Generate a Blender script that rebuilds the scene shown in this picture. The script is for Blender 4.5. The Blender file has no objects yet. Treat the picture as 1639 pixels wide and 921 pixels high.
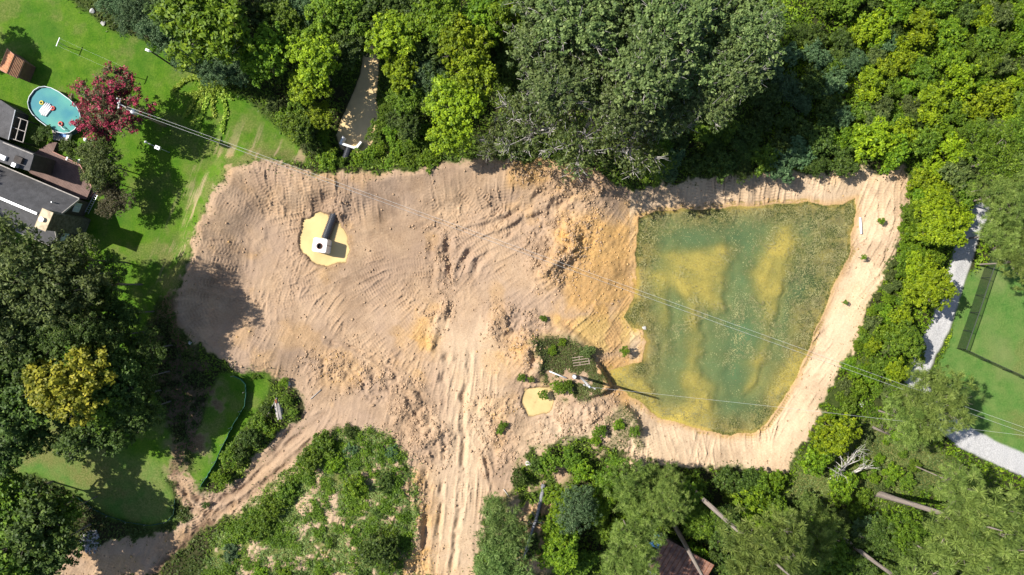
import bpy, bmesh, math, random
import numpy as np
from mathutils import Vector, Matrix

# ------------------------------------------------------------------ camera, sky, sun, exposure
S = bpy.context.scene
COL = S.collection
ALT = 93.0                       # drone height above the ground, metres
GSD = 0.0851                     # metres on the ground per photo pixel
cam_d = bpy.data.cameras.new("camera")
cam_d.sensor_width = 36.0
cam_d.lens = 24.0
cam_d.clip_end = 3000.0
cam = bpy.data.objects.new("camera", cam_d)
cam.location = (0, 0, ALT)
COL.objects.link(cam)
S.camera = cam

SUN_EL = math.radians(47.0)
SHADOW_DIR = math.radians(-17.0)           # ground direction in which shadows fall
w = bpy.data.worlds.new("World")
S.world = w
w.use_nodes = True
nt = w.node_tree
nt.nodes.clear()
sky = nt.nodes.new("ShaderNodeTexSky")
sky.sky_type = 'NISHITA'
sky.sun_disc = False
sky.sun_elevation = SUN_EL
# sun stands opposite to the shadow direction; the node measures clockwise from +Y
sun_az = SHADOW_DIR + math.pi
sky.sun_rotation = math.pi / 2 - sun_az
bg = nt.nodes.new("ShaderNodeBackground")
bg.inputs[1].default_value = 0.085
wo = nt.nodes.new("ShaderNodeOutputWorld")
nt.links.new(sky.outputs[0], bg.inputs[0])
nt.links.new(bg.outputs[0], wo.inputs[0])

sd = bpy.data.lights.new("sun", 'SUN')
sd.energy = 4.6
sd.angle = math.radians(0.53)
sd.color = (1.0, 0.95, 0.87)
sun = bpy.data.objects.new("sun", sd)
COL.objects.link(sun)
ldir = Vector((math.cos(SUN_EL) * math.cos(SHADOW_DIR), math.cos(SUN_EL) * math.sin(SHADOW_DIR), -math.sin(SUN_EL)))
sun.rotation_euler = ldir.to_track_quat('-Z', 'Y').to_euler()

S.view_settings.view_transform = 'Standard'
S.view_settings.look = 'None'
S.view_settings.gamma = 1.0
S.view_settings.exposure = 0.80
S.cycles.max_bounces = 6
S.cycles.transparent_max_bounces = 8

RNG = np.random.default_rng(7)
random.seed(7)

# ------------------------------------------------------------------ helpers
def P(px, py, h=0.0):
    """photo pixel of a point h metres above datum -> world x, y"""
    k = GSD * (ALT - h) / ALT
    return ((px - 819.5) * k, (460.5 - py) * k)

def PP(pts, h=0.0):
    return np.array([P(a, b, h) for a, b in pts])

def mesh_np(name, verts, faces, mats=(), attrs=None, smooth=False):
    verts = np.asarray(verts, dtype=np.float32)
    faces = np.asarray(faces, dtype=np.int32)
    me = bpy.data.meshes.new(name)
    n, k = faces.shape
    me.vertices.add(len(verts))
    me.vertices.foreach_set("co", verts.ravel())
    me.loops.add(n * k)
    me.loops.foreach_set("vertex_index", faces.ravel())
    me.polygons.add(n)
    me.polygons.foreach_set("loop_start", np.arange(0, n * k, k, dtype=np.int32))
    me.polygons.foreach_set("loop_total", np.full(n, k, dtype=np.int32))
    if smooth:
        me.polygons.foreach_set("use_smooth", np.ones(n, dtype=bool))
    me.update(calc_edges=True)
    for m in mats:
        me.materials.append(m)
    for an, (typ, data) in (attrs or {}).items():
        a = me.attributes.new(an, typ, 'POINT')
        a.data.foreach_set("color" if typ == 'FLOAT_COLOR' else "value", np.asarray(data, dtype=np.float32).ravel())
    return me

def link(name, data, parent=None, loc=(0, 0, 0)):
    o = bpy.data.objects.new(name, data)
    COL.objects.link(o)
    o.location = loc
    if parent is not None:
        o.parent = parent
    return o

def tag(o, label=None, cat=None, group=None, kind=None):
    if label: o["label"] = label
    if cat: o["category"] = cat
    if group: o["group"] = group
    if kind: o["kind"] = kind
    return o

def empty(name, loc, rz=0.0):
    o = link(name, None, None, loc)
    o.rotation_euler[2] = rz
    o.empty_display_size = 0.2
    return o

class MB:
    """collects simple solids into one mesh"""
    def __init__(self):
        self.v, self.f = [], []
    def add(self, vs, fs):
        b = len(self.v)
        self.v += [tuple(p) for p in vs]
        self.f += [tuple(i + b for i in f) for f in fs]
        return self
    def box(self, c, s, rz=0.0):
        cx, cy, cz = c
        sx, sy, sz = s[0] / 2, s[1] / 2, s[2] / 2
        cs, sn = math.cos(rz), math.sin(rz)
        vs = []
        for z in (-sz, sz):
            for x, y in ((-sx, -sy), (sx, -sy), (sx, sy), (-sx, sy)):
                vs.append((cx + x * cs - y * sn, cy + x * sn + y * cs, cz + z))
        return self.add(vs, [(3, 2, 1, 0), (4, 5, 6, 7), (0, 1, 5, 4), (1, 2, 6, 5), (2, 3, 7, 6), (3, 0, 4, 7)])
    def prism(self, poly, z0, z1):
        n = len(poly)
        a = sum(poly[i][0] * poly[(i + 1) % n][1] - poly[(i + 1) % n][0] * poly[i][1] for i in range(n))
        if a < 0: poly = poly[::-1]
        vs = [(x, y, z0) for x, y in poly] + [(x, y, z1) for x, y in poly]
        fs = [tuple(range(n - 1, -1, -1)), tuple(range(n, 2 * n))]
        fs += [(i, (i + 1) % n, n + (i + 1) % n, n + i) for i in range(n)]
        return self.add(vs, fs)
    def tube(self, pts, rad, sides=6, cap=True):
        pts = [Vector(p) for p in pts]
        if not hasattr(rad, '__len__'): rad = [rad] * len(pts)
        vs, fs = [], []
        up = None
        for i, p in enumerate(pts):
            d = (pts[min(i + 1, len(pts) - 1)] - pts[max(i - 1, 0)]).normalized()
            if up is None:
                up = d.orthogonal().normalized()
            up = (up - d * up.dot(d)).normalized()
            b = d.cross(up)
            for k in range(sides):
                a = 2 * math.pi * k / sides
                vs.append(p + (up * math.cos(a) + b * math.sin(a)) * rad[i])
        for i in range(len(pts) - 1):
            for k in range(sides):
                k2 = (k + 1) % sides
                fs.append((i * sides + k, i * sides + k2, (i + 1) * sides + k2, (i + 1) * sides + k))
        if cap:
            fs.append(tuple(range(sides - 1, -1, -1)))
            fs.append(tuple((len(pts) - 1) * sides + k for k in range(sides)))
        return self.add(vs, fs)
    def quad(self, a, b, c, d, t=0.08):
        """slab under four coplanar-ish points, thickness t"""
        a, b, c, d = map(Vector, (a, b, c, d))
        n = (b - a).cross(d - a).normalized()
        if n.z < 0: n = -n
        top = [a, b, c, d]
        bot = [p - n * t for p in top]
        return self.add(top + bot, [(0, 1, 2, 3), (7, 6, 5, 4), (0, 4, 5, 1), (1, 5, 6, 2), (2, 6, 7, 3), (3, 7, 4, 0)])
    def mesh(self, name, mat, smooth=False):
        me = bpy.data.meshes.new(name)
        me.from_pydata(self.v, [], self.f)
        bm = bmesh.new()
        bm.from_mesh(me)
        bmesh.ops.recalc_face_normals(bm, faces=bm.faces)
        bm.to_mesh(me)
        bm.free()
        if smooth:
            for p in me.polygons: p.use_smooth = True
        if mat: me.materials.append(mat)
        return me
    def build(self, name, mat, parent=None, smooth=False, loc=(0, 0, 0)):
        return link(name, self.mesh(name, mat, smooth), parent, loc)

# ------------------------------------------------------------------ materials
def newmat(name):
    m = bpy.data.materials.new(name)
    m.use_nodes = True
    t = m.node_tree
    t.nodes.clear()
    return m, t

def N(t, typ, **kw):
    n = t.nodes.new(typ)
    for k, v in kw.items():
        if k.startswith('i_'):
            n.inputs[k[2:].replace('_', ' ')].default_value = v
        else:
            setattr(n, k, v)
    return n

def mixc(t, fac, a, b, blend='MIX'):
    n = t.nodes.new("ShaderNodeMix")
    n.data_type = 'RGBA'
    n.blend_type = blend
    for sock, v in ((n.inputs[0], fac), (n.inputs[6], a), (n.inputs[7], b)):
        if hasattr(v, 'is_output'): t.links.new(v, sock)
        elif isinstance(v, (int, float)): sock.default_value = v
        else: sock.default_value = (*v, 1)
    return n.outputs[2]

def ramp(t, fac, stops):
    r = t.nodes.new("ShaderNodeValToRGB")
    els = r.color_ramp.elements
    while len(els) < len(stops): els.new(0.5)
    for e, (p, c) in zip(els, stops):
        e.position = p
        e.color = (*c, 1) if len(c) == 3 else c
    t.links.new(fac, r.inputs[0])
    return r.outputs[0]

def noise(t, scale, detail=3.0, rough=0.55, vec=None):
    n = t.nodes.new("ShaderNodeTexNoise")
    n.inputs['Scale'].default_value = scale
    n.inputs['Detail'].default_value = detail
    n.inputs['Roughness'].default_value = rough
    if vec is not None: t.links.new(vec, n.inputs['Vector'])
    return n.outputs[0]

def simple(name, col, rough=0.7, var=0.25, scale=2.0, metal=0.0, bump=0.0, spec=0.3):
    m, t = newmat(name)
    tc = N(t, "ShaderNodeTexCoord")
    n = noise(t, scale, 4.0, 0.6, tc.outputs['Object'])
    c = ramp(t, n, [(0.3, tuple(x * (1 - var) for x in col)), (0.7, tuple(min(1, x * (1 + var)) for x in col))])
    b = N(t, "ShaderNodeBsdfPrincipled")
    b.inputs['Roughness'].default_value = rough
    b.inputs['Metallic'].default_value = metal
    b.inputs['Specular IOR Level'].default_value = spec
    t.links.new(c, b.inputs['Base Color'])
    if bump:
        bn = N(t, "ShaderNodeBump")
        bn.inputs['Strength'].default_value = bump
        bn.inputs['Distance'].default_value = 0.05
        t.links.new(noise(t, scale * 6, 3.0, 0.6, tc.outputs['Object']), bn.inputs['Height'])
        t.links.new(bn.outputs[0], b.inputs['Normal'])
    o = N(t, "ShaderNodeOutputMaterial")
    t.links.new(b.outputs[0], o.inputs[0])
    return m

def leafmat(name, dark, light, tip=None, trans=0.3, var=0.18, rough=0.55):
    m, t = newmat(name)
    at = N(t, "ShaderNodeAttribute", attribute_name="tint")
    oi = N(t, "ShaderNodeObjectInfo")
    stops = [(0.0, dark), (0.75, light)]
    stops.append((1.0, tip if tip else light))
    c = ramp(t, at.outputs['Fac'], stops)
    hsv = N(t, "ShaderNodeHueSaturation")
    mr = N(t, "ShaderNodeMapRange")
    mr.inputs['To Min'].default_value = 1 - var
    mr.inputs['To Max'].default_value = 1 + var
    t.links.new(oi.outputs['Random'], mr.inputs['Value'])
    t.links.new(mr.outputs[0], hsv.inputs['Value'])
    mh = N(t, "ShaderNodeMapRange")
    mh.inputs['To Min'].default_value = 0.494
    mh.inputs['To Max'].default_value = 0.512
    t.links.new(oi.outputs['Random'], mh.inputs['Value'])
    t.links.new(mh.outputs[0], hsv.inputs['Hue'])
    t.links.new(c, hsv.inputs['Color'])
    b = N(t, "ShaderNodeBsdfPrincipled")
    b.inputs['Roughness'].default_value = rough
    b.inputs['Specular IOR Level'].default_value = 0.25
    t.links.new(hsv.outputs[0], b.inputs['Base Color'])
    tr = N(t, "ShaderNodeBsdfTranslucent")
    t.links.new(hsv.outputs[0], tr.inputs['Color'])
    mx = N(t, "ShaderNodeMixShader")
    mx.inputs[0].default_value = trans
    t.links.new(b.outputs[0], mx.inputs[1])
    t.links.new(tr.outputs[0], mx.inputs[2])
    o = N(t, "ShaderNodeOutputMaterial")
    t.links.new(mx.outputs[0], o.inputs[0])
    return m

def ground_material():
    m, t = newmat("ground_cover")
    geo = N(t, "ShaderNodeNewGeometry")
    pos = geo.outputs['Position']
    A1 = N(t, "ShaderNodeAttribute", attribute_name="mask_a")
    A2 = N(t, "ShaderNodeAttribute", attribute_name="mask_b")
    A3 = N(t, "ShaderNodeAttribute", attribute_name="mask_c")
    s1 = N(t, "ShaderNodeSeparateColor"); t.links.new(A1.outputs['Color'], s1.inputs[0])
    s2 = N(t, "ShaderNodeSeparateColor"); t.links.new(A2.outputs['Color'], s2.inputs[0])
    s3 = N(t, "ShaderNodeSeparateColor"); t.links.new(A3.outputs['Color'], s3.inputs[0])
    nf = noise(t, 5.0, 4.0, 0.7, pos)
    nm = noise(t, 0.6, 4.0, 0.6, pos)
    nl = noise(t, 0.13, 3.0, 0.5, pos)
    # lawn
    lawn = ramp(t, nf, [(0.32, (0.022, 0.075, 0.004)), (0.5, (0.06, 0.145, 0.007)), (0.7, (0.12, 0.215, 0.014))])
    lawn2 = ramp(t, nm, [(0.35, (0.04, 0.115, 0.006)), (0.5, (0.075, 0.155, 0.010)), (0.68, (0.125, 0.19, 0.022))])
    lawn = mixc(t, 0.5, lawn, lawn2)
    lawn = mixc(t, ramp(t, nl, [(0.45, (0, 0, 0)), (0.7, (0.5, 0.5, 0.5))]), lawn, (0.035, 0.105, 0.012))
    pale = ramp(t, nf, [(0.3, (0.042, 0.115, 0.020)), (0.7, (0.100, 0.195, 0.04))])
    pale = mixc(t, ramp(t, nm, [(0.4, (0, 0, 0)), (0.75, (0.7, 0.7, 0.7))]), pale, (0.145, 0.20, 0.055))
    pale = mixc(t, ramp(t, nl, [(0.55, (0, 0, 0)), (0.8, (0.6, 0.6, 0.6))]), pale, (0.24, 0.22, 0.10))
    lawn = mixc(t, s2.outputs[0], lawn, pale)
    weed = ramp(t, nf, [(0.25, (0.055, 0.075, 0.015)), (0.5, (0.13, 0.145, 0.04)), (0.75, (0.24, 0.21, 0.09))])
    col = mixc(t, A2.outputs['Alpha'], lawn, weed)
    litter = ramp(t, nf, [(0.3, (0.012, 0.016, 0.006)), (0.6, (0.045, 0.042, 0.018)), (0.8, (0.11, 0.085, 0.045))])
    col = mixc(t, s2.outputs[1], col, litter)
    # soil
    tan = ramp(t, nf, [(0.25, (0.235, 0.150, 0.085)), (0.5, (0.395, 0.272, 0.168)), (0.75, (0.53, 0.385, 0.25))])
    tan2 = ramp(t, nm, [(0.3, (0.29, 0.188, 0.112)), (0.7, (0.50, 0.355, 0.228))])
    tan = mixc(t, 0.5, tan, tan2)
    tan = mixc(t, ramp(t, nl, [(0.38, (0, 0, 0)), (0.62, (0.75, 0.75, 0.75))]), tan, (0.33, 0.235, 0.168))
    clay = ramp(t, nf, [(0.25, (0.36, 0.19, 0.065)), (0.75, (0.56, 0.36, 0.14))])
    soil = mixc(t, s1.outputs[1], tan, clay)
    sand = ramp(t, nf, [(0.25, (0.47, 0.34, 0.215)), (0.75, (0.66, 0.51, 0.34))])
    soil = mixc(t, s1.outputs[2], soil, sand)
    moist = ramp(t, nf, [(0.3, (0.10, 0.06, 0.035)), (0.7, (0.21, 0.14, 0.09))])
    soil = mixc(t, s2.outputs[2], soil, moist)
    algae = ramp(t, nf, [(0.3, (0.38, 0.28, 0.075)), (0.7, (0.60, 0.46, 0.17))])
    soil = mixc(t, s3.outputs[0], soil, algae)
    olive = ramp(t, nf, [(0.38, (0.035, 0.045, 0.015)), (0.5, (0.13, 0.12, 0.045)), (0.66, (0.30, 0.26, 0.12))])
    soil = mixc(t, s3.outputs[1], soil, olive)
    col = mixc(t, s1.outputs[0], col, soil)
    ng = noise(t, 9.0, 2.0, 0.7, pos)
    grav = ramp(t, ng, [(0.3, (0.27, 0.265, 0.26)), (0.7, (0.52, 0.51, 0.50))])
    col = mixc(t, A1.outputs['Alpha'], col, grav)
    b = N(t, "ShaderNodeBsdfPrincipled")
    b.inputs['Roughness'].default_value = 0.95
    b.inputs['Specular IOR Level'].default_value = 0.1
    t.links.new(col, b.inputs['Base Color'])
    bn = N(t, "ShaderNodeBump")
    bn.inputs['Strength'].default_value = 0.7
    bn.inputs['Distance'].default_value = 0.07
    t.links.new(noise(t, 6.0, 5.0, 0.75, pos), bn.inputs['Height'])
    t.links.new(bn.outputs[0], b.inputs['Normal'])
    o = N(t, "ShaderNodeOutputMaterial")
    t.links.new(b.outputs[0], o.inputs[0])
    return m

def water_material(name, deep, tint, rough=0.06):
    m, t = newmat(name)
    at = N(t, "ShaderNodeAttribute", attribute_name="murk")
    geo = N(t, "ShaderNodeNewGeometry")
    n = noise(t, 0.35, 3.0, 0.5, geo.outputs['Position'])
    c = ramp(t, n, [(0.3, tuple(x * 0.85 for x in deep)), (0.7, tuple(x * 1.15 for x in deep))])
    d = N(t, "ShaderNodeBsdfDiffuse"); t.links.new(c, d.inputs[0])
    tr = N(t, "ShaderNodeBsdfTransparent"); tr.inputs[0].default_value = (*tint, 1)
    mx = N(t, "ShaderNodeMixShader")
    t.links.new(at.outputs['Fac'], mx.inputs[0]); t.links.new(tr.outputs[0], mx.inputs[1]); t.links.new(d.outputs[0], mx.inputs[2])
    gl = N(t, "ShaderNodeBsdfGlossy"); gl.inputs['Roughness'].default_value = rough
    bn = N(t, "ShaderNodeBump"); bn.inputs['Strength'].default_value = 0.08; bn.inputs['Distance'].default_value = 0.03
    t.links.new(noise(t, 3.0, 2.0, 0.5, geo.outputs['Position']), bn.inputs['Height'])
    t.links.new(bn.outputs[0], gl.inputs['Normal'])
    fr = N(t, "ShaderNodeFresnel"); fr.inputs[0].default_value = 1.33
    m2 = N(t, "ShaderNodeMixShader")
    t.links.new(fr.outputs[0], m2.inputs[0]); t.links.new(mx.outputs[0], m2.inputs[1]); t.links.new(gl.outputs[0], m2.inputs[2])
    o = N(t, "ShaderNodeOutputMaterial"); t.links.new(m2.outputs[0], o.inputs[0])
    return m

GROUND = ground_material()
# ------------------------------------------------------------------ terrain raster
RES = 0.125
XS = np.arange(-74, 74.001, RES)
YS = np.arange(-43, 43.001, RES)
NX, NY = len(XS), len(YS)
GX, GY = np.meshgrid(XS, YS)

def vn(cell_m, seed, shape=(NY, NX), res=RES):
    r = np.random.default_rng(seed)
    c = cell_m / res
    ny, nx = int(shape[0] / c) + 3, int(shape[1] / c) + 3
    g = r.random((ny, nx))
    yy = np.arange(shape[0]) / c; xx = np.arange(shape[1]) / c
    y0 = yy.astype(int); x0 = xx.astype(int)
    fy = yy - y0; fx = xx - x0
    fy = (fy * fy * (3 - 2 * fy))[:, None]; fx = (fx * fx * (3 - 2 * fx))[None, :]
    a = g[np.ix_(y0, x0)]; b = g[np.ix_(y0, x0 + 1)]; c_ = g[np.ix_(y0 + 1, x0)]; d = g[np.ix_(y0 + 1, x0 + 1)]
    return (a * (1 - fx) + b * fx) * (1 - fy) + (c_ * (1 - fx) + d * fx) * fy

def fbm(cell_m, seed, octaves=4, gain=0.5):
    out = np.zeros((NY, NX)); amp = 1.0; tot = 0
    for i in range(octaves):
        if cell_m / 2 ** i < RES * 1.01: break
        out += amp * vn(cell_m / 2 ** i, seed * 31 + i); tot += amp; amp *= gain
    return out / tot

def blur(a, rad_m):
    k = max(1, int(rad_m / RES))
    for _ in range(2):
        for ax in (0, 1):
            p = np.pad(a, [(k + 1, k) if i == ax else (0, 0) for i in (0, 1)], mode='edge')
            cs = np.cumsum(p, axis=ax)
            if ax == 0: a = (cs[2 * k + 1:] - cs[:-2 * k - 1]) / (2 * k + 1)
            else: a = (cs[:, 2 * k + 1:] - cs[:, :-2 * k - 1]) / (2 * k + 1)
    return a

WX = (fbm(2.5, 91, 4) - 0.5)
WY = (fbm(2.5, 92, 4) - 0.5)

def sdf(pts_px, warp=1.2, far=12.0):
    """signed distance in metres to a polygon traced on the ground (negative inside)"""
    pl = PP(pts_px)
    x0, y0 = pl.min(0) - far; x1, y1 = pl.max(0) + far
    i0, i1 = np.searchsorted(XS, [x0, x1]); j0, j1 = np.searchsorted(YS, [y0, y1])
    x = GX[j0:j1, i0:i1] + WX[j0:j1, i0:i1] * warp
    y = GY[j0:j1, i0:i1] + WY[j0:j1, i0:i1] * warp
    d2 = np.full(x.shape, 1e9); ins = np.zeros(x.shape, bool)
    n = len(pl)
    for k in range(n):
        ax, ay = pl[k]; bx, by = pl[(k + 1) % n]
        ex, ey = bx - ax, by - ay
        L = ex * ex + ey * ey + 1e-12
        t = np.clip(((x - ax) * ex + (y - ay) * ey) / L, 0, 1)
        d2 = np.minimum(d2, (x - ax - t * ex) ** 2 + (y - ay - t * ey) ** 2)
        c = ((ay > y) != (by > y)) & (x < (bx - ax) * (y - ay) / (by - ay + 1e-12) + ax)
        ins ^= c
    d = np.sqrt(d2); d[ins] *= -1
    out = np.full((NY, NX), far)
    out[j0:j1, i0:i1] = np.minimum(d, far)
    return out

def sstep(a, b, x):
    t = np.clip((x - a) / (b - a), 0, 1)
    return t * t * (3 - 2 * t)

def inside(pts, soft=0.6, warp=1.2):
    return 1 - sstep(-soft, soft, sdf(pts, warp, far=soft + 2))

def pathfield(pts_px, width):
    """distance to a polyline (m), position along it, signed side; only near it"""
    pl = PP(pts_px)
    x0, y0 = pl.min(0) - width; x1, y1 = pl.max(0) + width
    i0, i1 = np.searchsorted(XS, [x0, x1]); j0, j1 = np.searchsorted(YS, [y0, y1])
    x = GX[j0:j1, i0:i1] + WX[j0:j1, i0:i1] * 0.5; y = GY[j0:j1, i0:i1] + WY[j0:j1, i0:i1] * 0.5
    best = np.full(x.shape, 1e9); sd_ = np.zeros(x.shape); al = np.zeros(x.shape)
    acc = 0.0
    for k in range(len(pl) - 1):
        ax, ay = pl[k]; bx, by = pl[k + 1]
        ex, ey = bx - ax, by - ay; L = math.hypot(ex, ey) + 1e-9
        t = np.clip(((x - ax) * ex + (y - ay) * ey) / (L * L), 0, 1)
        dx, dy = x - ax - t * ex, y - ay - t * ey
        d = np.hypot(dx, dy); m = d < best
        best[m] = d[m]; sd_[m] = ((ex * dy - ey * dx) / L)[m]; al[m] = (acc + t * L)[m]
        acc += L
    return (slice(j0, j1), slice(i0, i1)), best, np.sign(sd_) * best, al, acc

# outlines traced on the photograph (ground level)
SOIL = [(372,278),(400,264),(440,263),(500,275),(540,283),(600,280),(660,272),(700,262),(760,260),(800,262),(840,268),(900,262),(960,283),(1010,308),(1060,296),(1130,285),(1200,280),(1270,278),(1340,272),(1400,270),(1452,266),(1457,300),(1446,360),(1425,420),(1395,480),(1367,550),(1337,620),(1310,672),(1287,712),(1264,748),(1240,754),(1180,750),(1100,747),(1040,742),(980,722),(940,700),(900,704),(850,712),(832,740),(818,780),(800,810),(772,840),(765,925),(648,925),(660,860),(668,800),(660,745),(640,715),(610,690),(570,682),(540,685),(500,712),(470,742),(430,777),(390,812),(350,832),(322,848),(272,892),(250,925),(60,925),(70,895),(150,872),(230,856),(285,842),(310,824),(284,800),(270,762),(284,752),(300,768),(330,788),(360,778),(400,742),(440,704),(470,678),(488,650),(478,630),(450,610),(420,600),(380,586),(350,572),(320,552),(300,522),(288,490),(293,460),(308,430),(318,400),(325,370),(345,330),(360,300)]
POND = [(1022,350),(1060,336),(1120,334),(1190,331),(1250,326),(1300,320),(1330,330),(1356,327),(1378,317),(1373,350),(1366,400),(1345,450),(1315,520),(1290,580),(1262,640),(1235,680),(1205,695),(1170,701),(1130,692),(1095,677),(1060,670),(1032,652),(1008,634),(985,616),(976,596),(1000,589),(1030,578),(1040,552),(1030,530),(1012,522),(1000,510),(1008,495),(1014,480),(1022,440),(1020,400),(1027,372)]
MOUND = [(500,715),(540,690),(572,686),(612,694),(640,718),(658,748),(666,800),(658,860),(645,925),(330,925),(345,860),(395,815),(435,780),(472,745)]
ISLAND = [(846,548),(880,536),(915,545),(945,560),(960,582),(972,606),(984,622),(955,634),(925,640),(895,640),(872,612),(860,585)]
KNOB = [(978,655),(1000,646),(1018,664),(1027,690),(1030,715),(1010,735),(960,735),(940,712),(945,690)]
PIT = [(487,350),(508,338),(538,340),(546,362),(557,398),(549,418),(520,424),(495,416),(479,402),(475,375)]
PUDDLE = [(840,622),(880,620),(888,640),(881,662),(848,667),(836,645)]
CREEK = [(590,60),(603,92),(604,120),(598,160),(602,190),(600,215),(584,240),(560,246),(545,238),(537,215),(544,190),(562,150),(576,115),(580,80)]
LAWN = [(-60,-40),(60,-40),(130,12),(175,48),(260,72),(330,120),(380,150),(430,190),(470,225),(500,262),(440,262),(400,264),(372,278),(345,330),(325,370),(308,430),(290,470),(250,480),(235,520),(250,640),(300,770),(268,765),(200,760),(120,700),(60,690),(-60,690)]
LAWN_LOW = [(-60,680),(90,680),(170,720),(260,745),(276,800),(280,835),(240,842),(180,832),(130,800),(60,760),(-60,765)]
LAWN_STRIP = [(300,770),(312,700),(330,640),(352,600),(395,590),(435,602),(428,632),(402,668),(372,712),(345,755),(320,784)]
PARK = [(1660,405),(1590,410),(1552,440),(1530,480),(1515,560),(1490,590),(1520,640),(1560,700),(1545,720),(1600,745),(1720,790),(1720,405)]
DRIVE_A = [(1570,340),(1556,360),(1545,400),(1530,445),(1505,520),(1480,570),(1465,605),(1470,625)]
DRIVE_B = [(1470,625),(1500,665),(1545,700),(1600,728),(1720,780)]
MEADOW = [(1370,670),(1420,680),(1500,720),(1600,770),(1560,790),(1480,790),(1420,800),(1330,800),(1300,850),(1250,800),(1280,740),(1330,700)]
SHELF = [[(1056,397),(1088,389),(1118,400),(1150,382),(1181,397),(1184,423),(1174,460),(1171,498),(1150,503),(1128,500),(1124,530),(1108,525),(1100,480),(1077,460),(1061,444)],
         [(1098,545),(1124,545),(1127,611),(1147,621),(1145,676),(1098,665),(1092,611)],
         [(1213,392),(1233,371),(1275,356),(1286,392),(1265,455),(1254,507),(1233,559),(1213,632),(1192,642),(1202,580),(1223,538),(1213,470)],
         [(1052,440),(1070,465),(1078,517),(1060,520),(1050,480)],
         [(990,605),(1030,612),(1050,640),(1100,672),(1060,674),(1000,632)],[(1240,620),(1275,560),(1290,575),(1250,650)]]

d_soil = sdf(SOIL, 2.2) + (fbm(0.9, 18, 3, 0.7) - 0.5) * 1.5
d_pond = sdf(POND, 1.0)
d_pit = sdf(PIT, 1.3)
d_pud = sdf(PUDDLE, 0.5)
d_creek = sdf(CREEK, 0.6)
d_isl = sdf(ISLAND, 1.0)
d_knob = sdf(KNOB, 1.0)
m_soil = 1 - sstep(-0.3, 0.2, d_soil)
m_mound = inside(MOUND, 1.2, 2.0)
patch = fbm(2.0, 5, 5, 0.72)
mound_bare = m_mound * sstep(0.54, 0.64, patch)
m_soil = np.maximum(m_soil, mound_bare)
gap = inside([(835,700),(1035,728),(1045,758),(960,765),(900,775),(880,830),(885,921),(775,921),(790,850),(825,760)], 1.5, 4.0)
m_soil = np.maximum(m_soil, gap * sstep(0.44, 0.56, fbm(2.6, 16, 4, 0.6)))
isl = inside(ISLAND, 0.8) + inside(KNOB, 0.6) * 0.6
m_soil = m_soil * (1 - np.clip(isl, 0, 1) * sstep(0.40, 0.52, fbm(2.2, 15, 4, 0.6)) * 0.9)

# --- height
Z = (fbm(26, 1, 3) - 0.5) * 0.5
rim_zone = inside([(250,240),(985,240),(985,330),(700,420),(480,560),(400,610),(300,590),(250,500)], 3.0, 1.0)
d_rim = blur(d_soil, 0.5)
rim_h = np.where(d_rim < 0, sstep(-7.6, -0.8, d_rim), sstep(3.5, -0.2, d_rim))
Z += 2.0 * rim_h * blur(rim_zone, 1.5)
Z += 0.16 * np.exp(-((d_rim + 7.2) / 0.5) ** 2) * rim_zone * sstep(0.35, 0.6, fbm(2.5, 19, 3)) + 0.2 * np.exp(-((d_rim + 0.9) / 0.6) ** 2) * rim_zone
Z += 1.3 * blur(m_mound, 2.5) + 0.5 * (patch - 0.5) * m_mound
basin = inside([(420,350),(560,345),(700,360),(690,480),(620,540),(500,540),(400,500),(390,420)], 3, 1.0)
Z -= 0.6 * blur(basin, 3.0)
W_POND, W_PIT, W_PUD, W_CREEK = -1.15, -0.75, -0.45, -0.75
bank = sstep(7.5, 0.0, d_pond)
Z = Z * (1 - bank) + bank * (W_POND + 0.02) + bank * (1 - bank) * 1.0
shelf = np.clip(sum(1 - sstep(-1.4, 2.1, sdf(p, 3.0, 6.0)) for p in SHELF), 0, 1) * (0.86 + 0.14 * sstep(0.35, 0.55, fbm(1.6, 23, 4, 0.65)))
right_w = sstep(P(1258, 0)[0], P(1305, 0)[0], GX + WX * 6 + (P(0, 330)[1] - GY) * 0.06)
shelf = np.maximum(shelf, 0.4 * sstep(0.45, 0.65, fbm(6, 26, 3) + 0.10 * sstep(P(1200, 0)[0], P(1100, 0)[0], GX)) * sstep(-1.0, -3.0, d_pond))
shore_r = np.clip(np.maximum(sstep(-4.5, -0.8, d_pond) * sstep(0.3, 0.55, fbm(4, 46, 3)), right_w * sstep(-11, -6, d_pond)), 0, 1)
dep = np.clip(-d_pond * 0.45, 0, 1.9) * (1 - 0.9 * blur(shelf, 0.35)) * (1 - 0.72 * shore_r) * (1 - 0.8 * sstep(P(1062, 0)[0], P(1018, 0)[0], GX)) + (fbm(4, 22, 4) - 0.5) * 0.35 * (d_pond < 0)
Z = np.where(d_pond < 0, W_POND - np.maximum(dep, 0.02 + 0 * dep), Z)
isl_top = 1 - sstep(-0.35, 0.25, d_isl)
Z = Z * (1 - isl_top) + (0.35 + 0.25 * patch) * isl_top
knob_top = 1 - sstep(-0.5, 0.4, d_knob)
Z = Z * (1 - knob_top) + (0.1 + 0.4 * patch) * knob_top
for dd, lev, depth, soft in ((d_pit, W_PIT, 0.5, 0.5), (d_pud, W_PUD, 0.3, 0.7), (d_creek, W_CREEK, 0.4, 0.8)):
    around = sstep(3.0, 0.3, dd)
    Z = Z * (1 - around) + around * (lev + 0.28)
    k = 1 - sstep(-0.3, soft * 0.6, dd)
    Z = Z * (1 - k) + k * (lev - depth)

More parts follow.
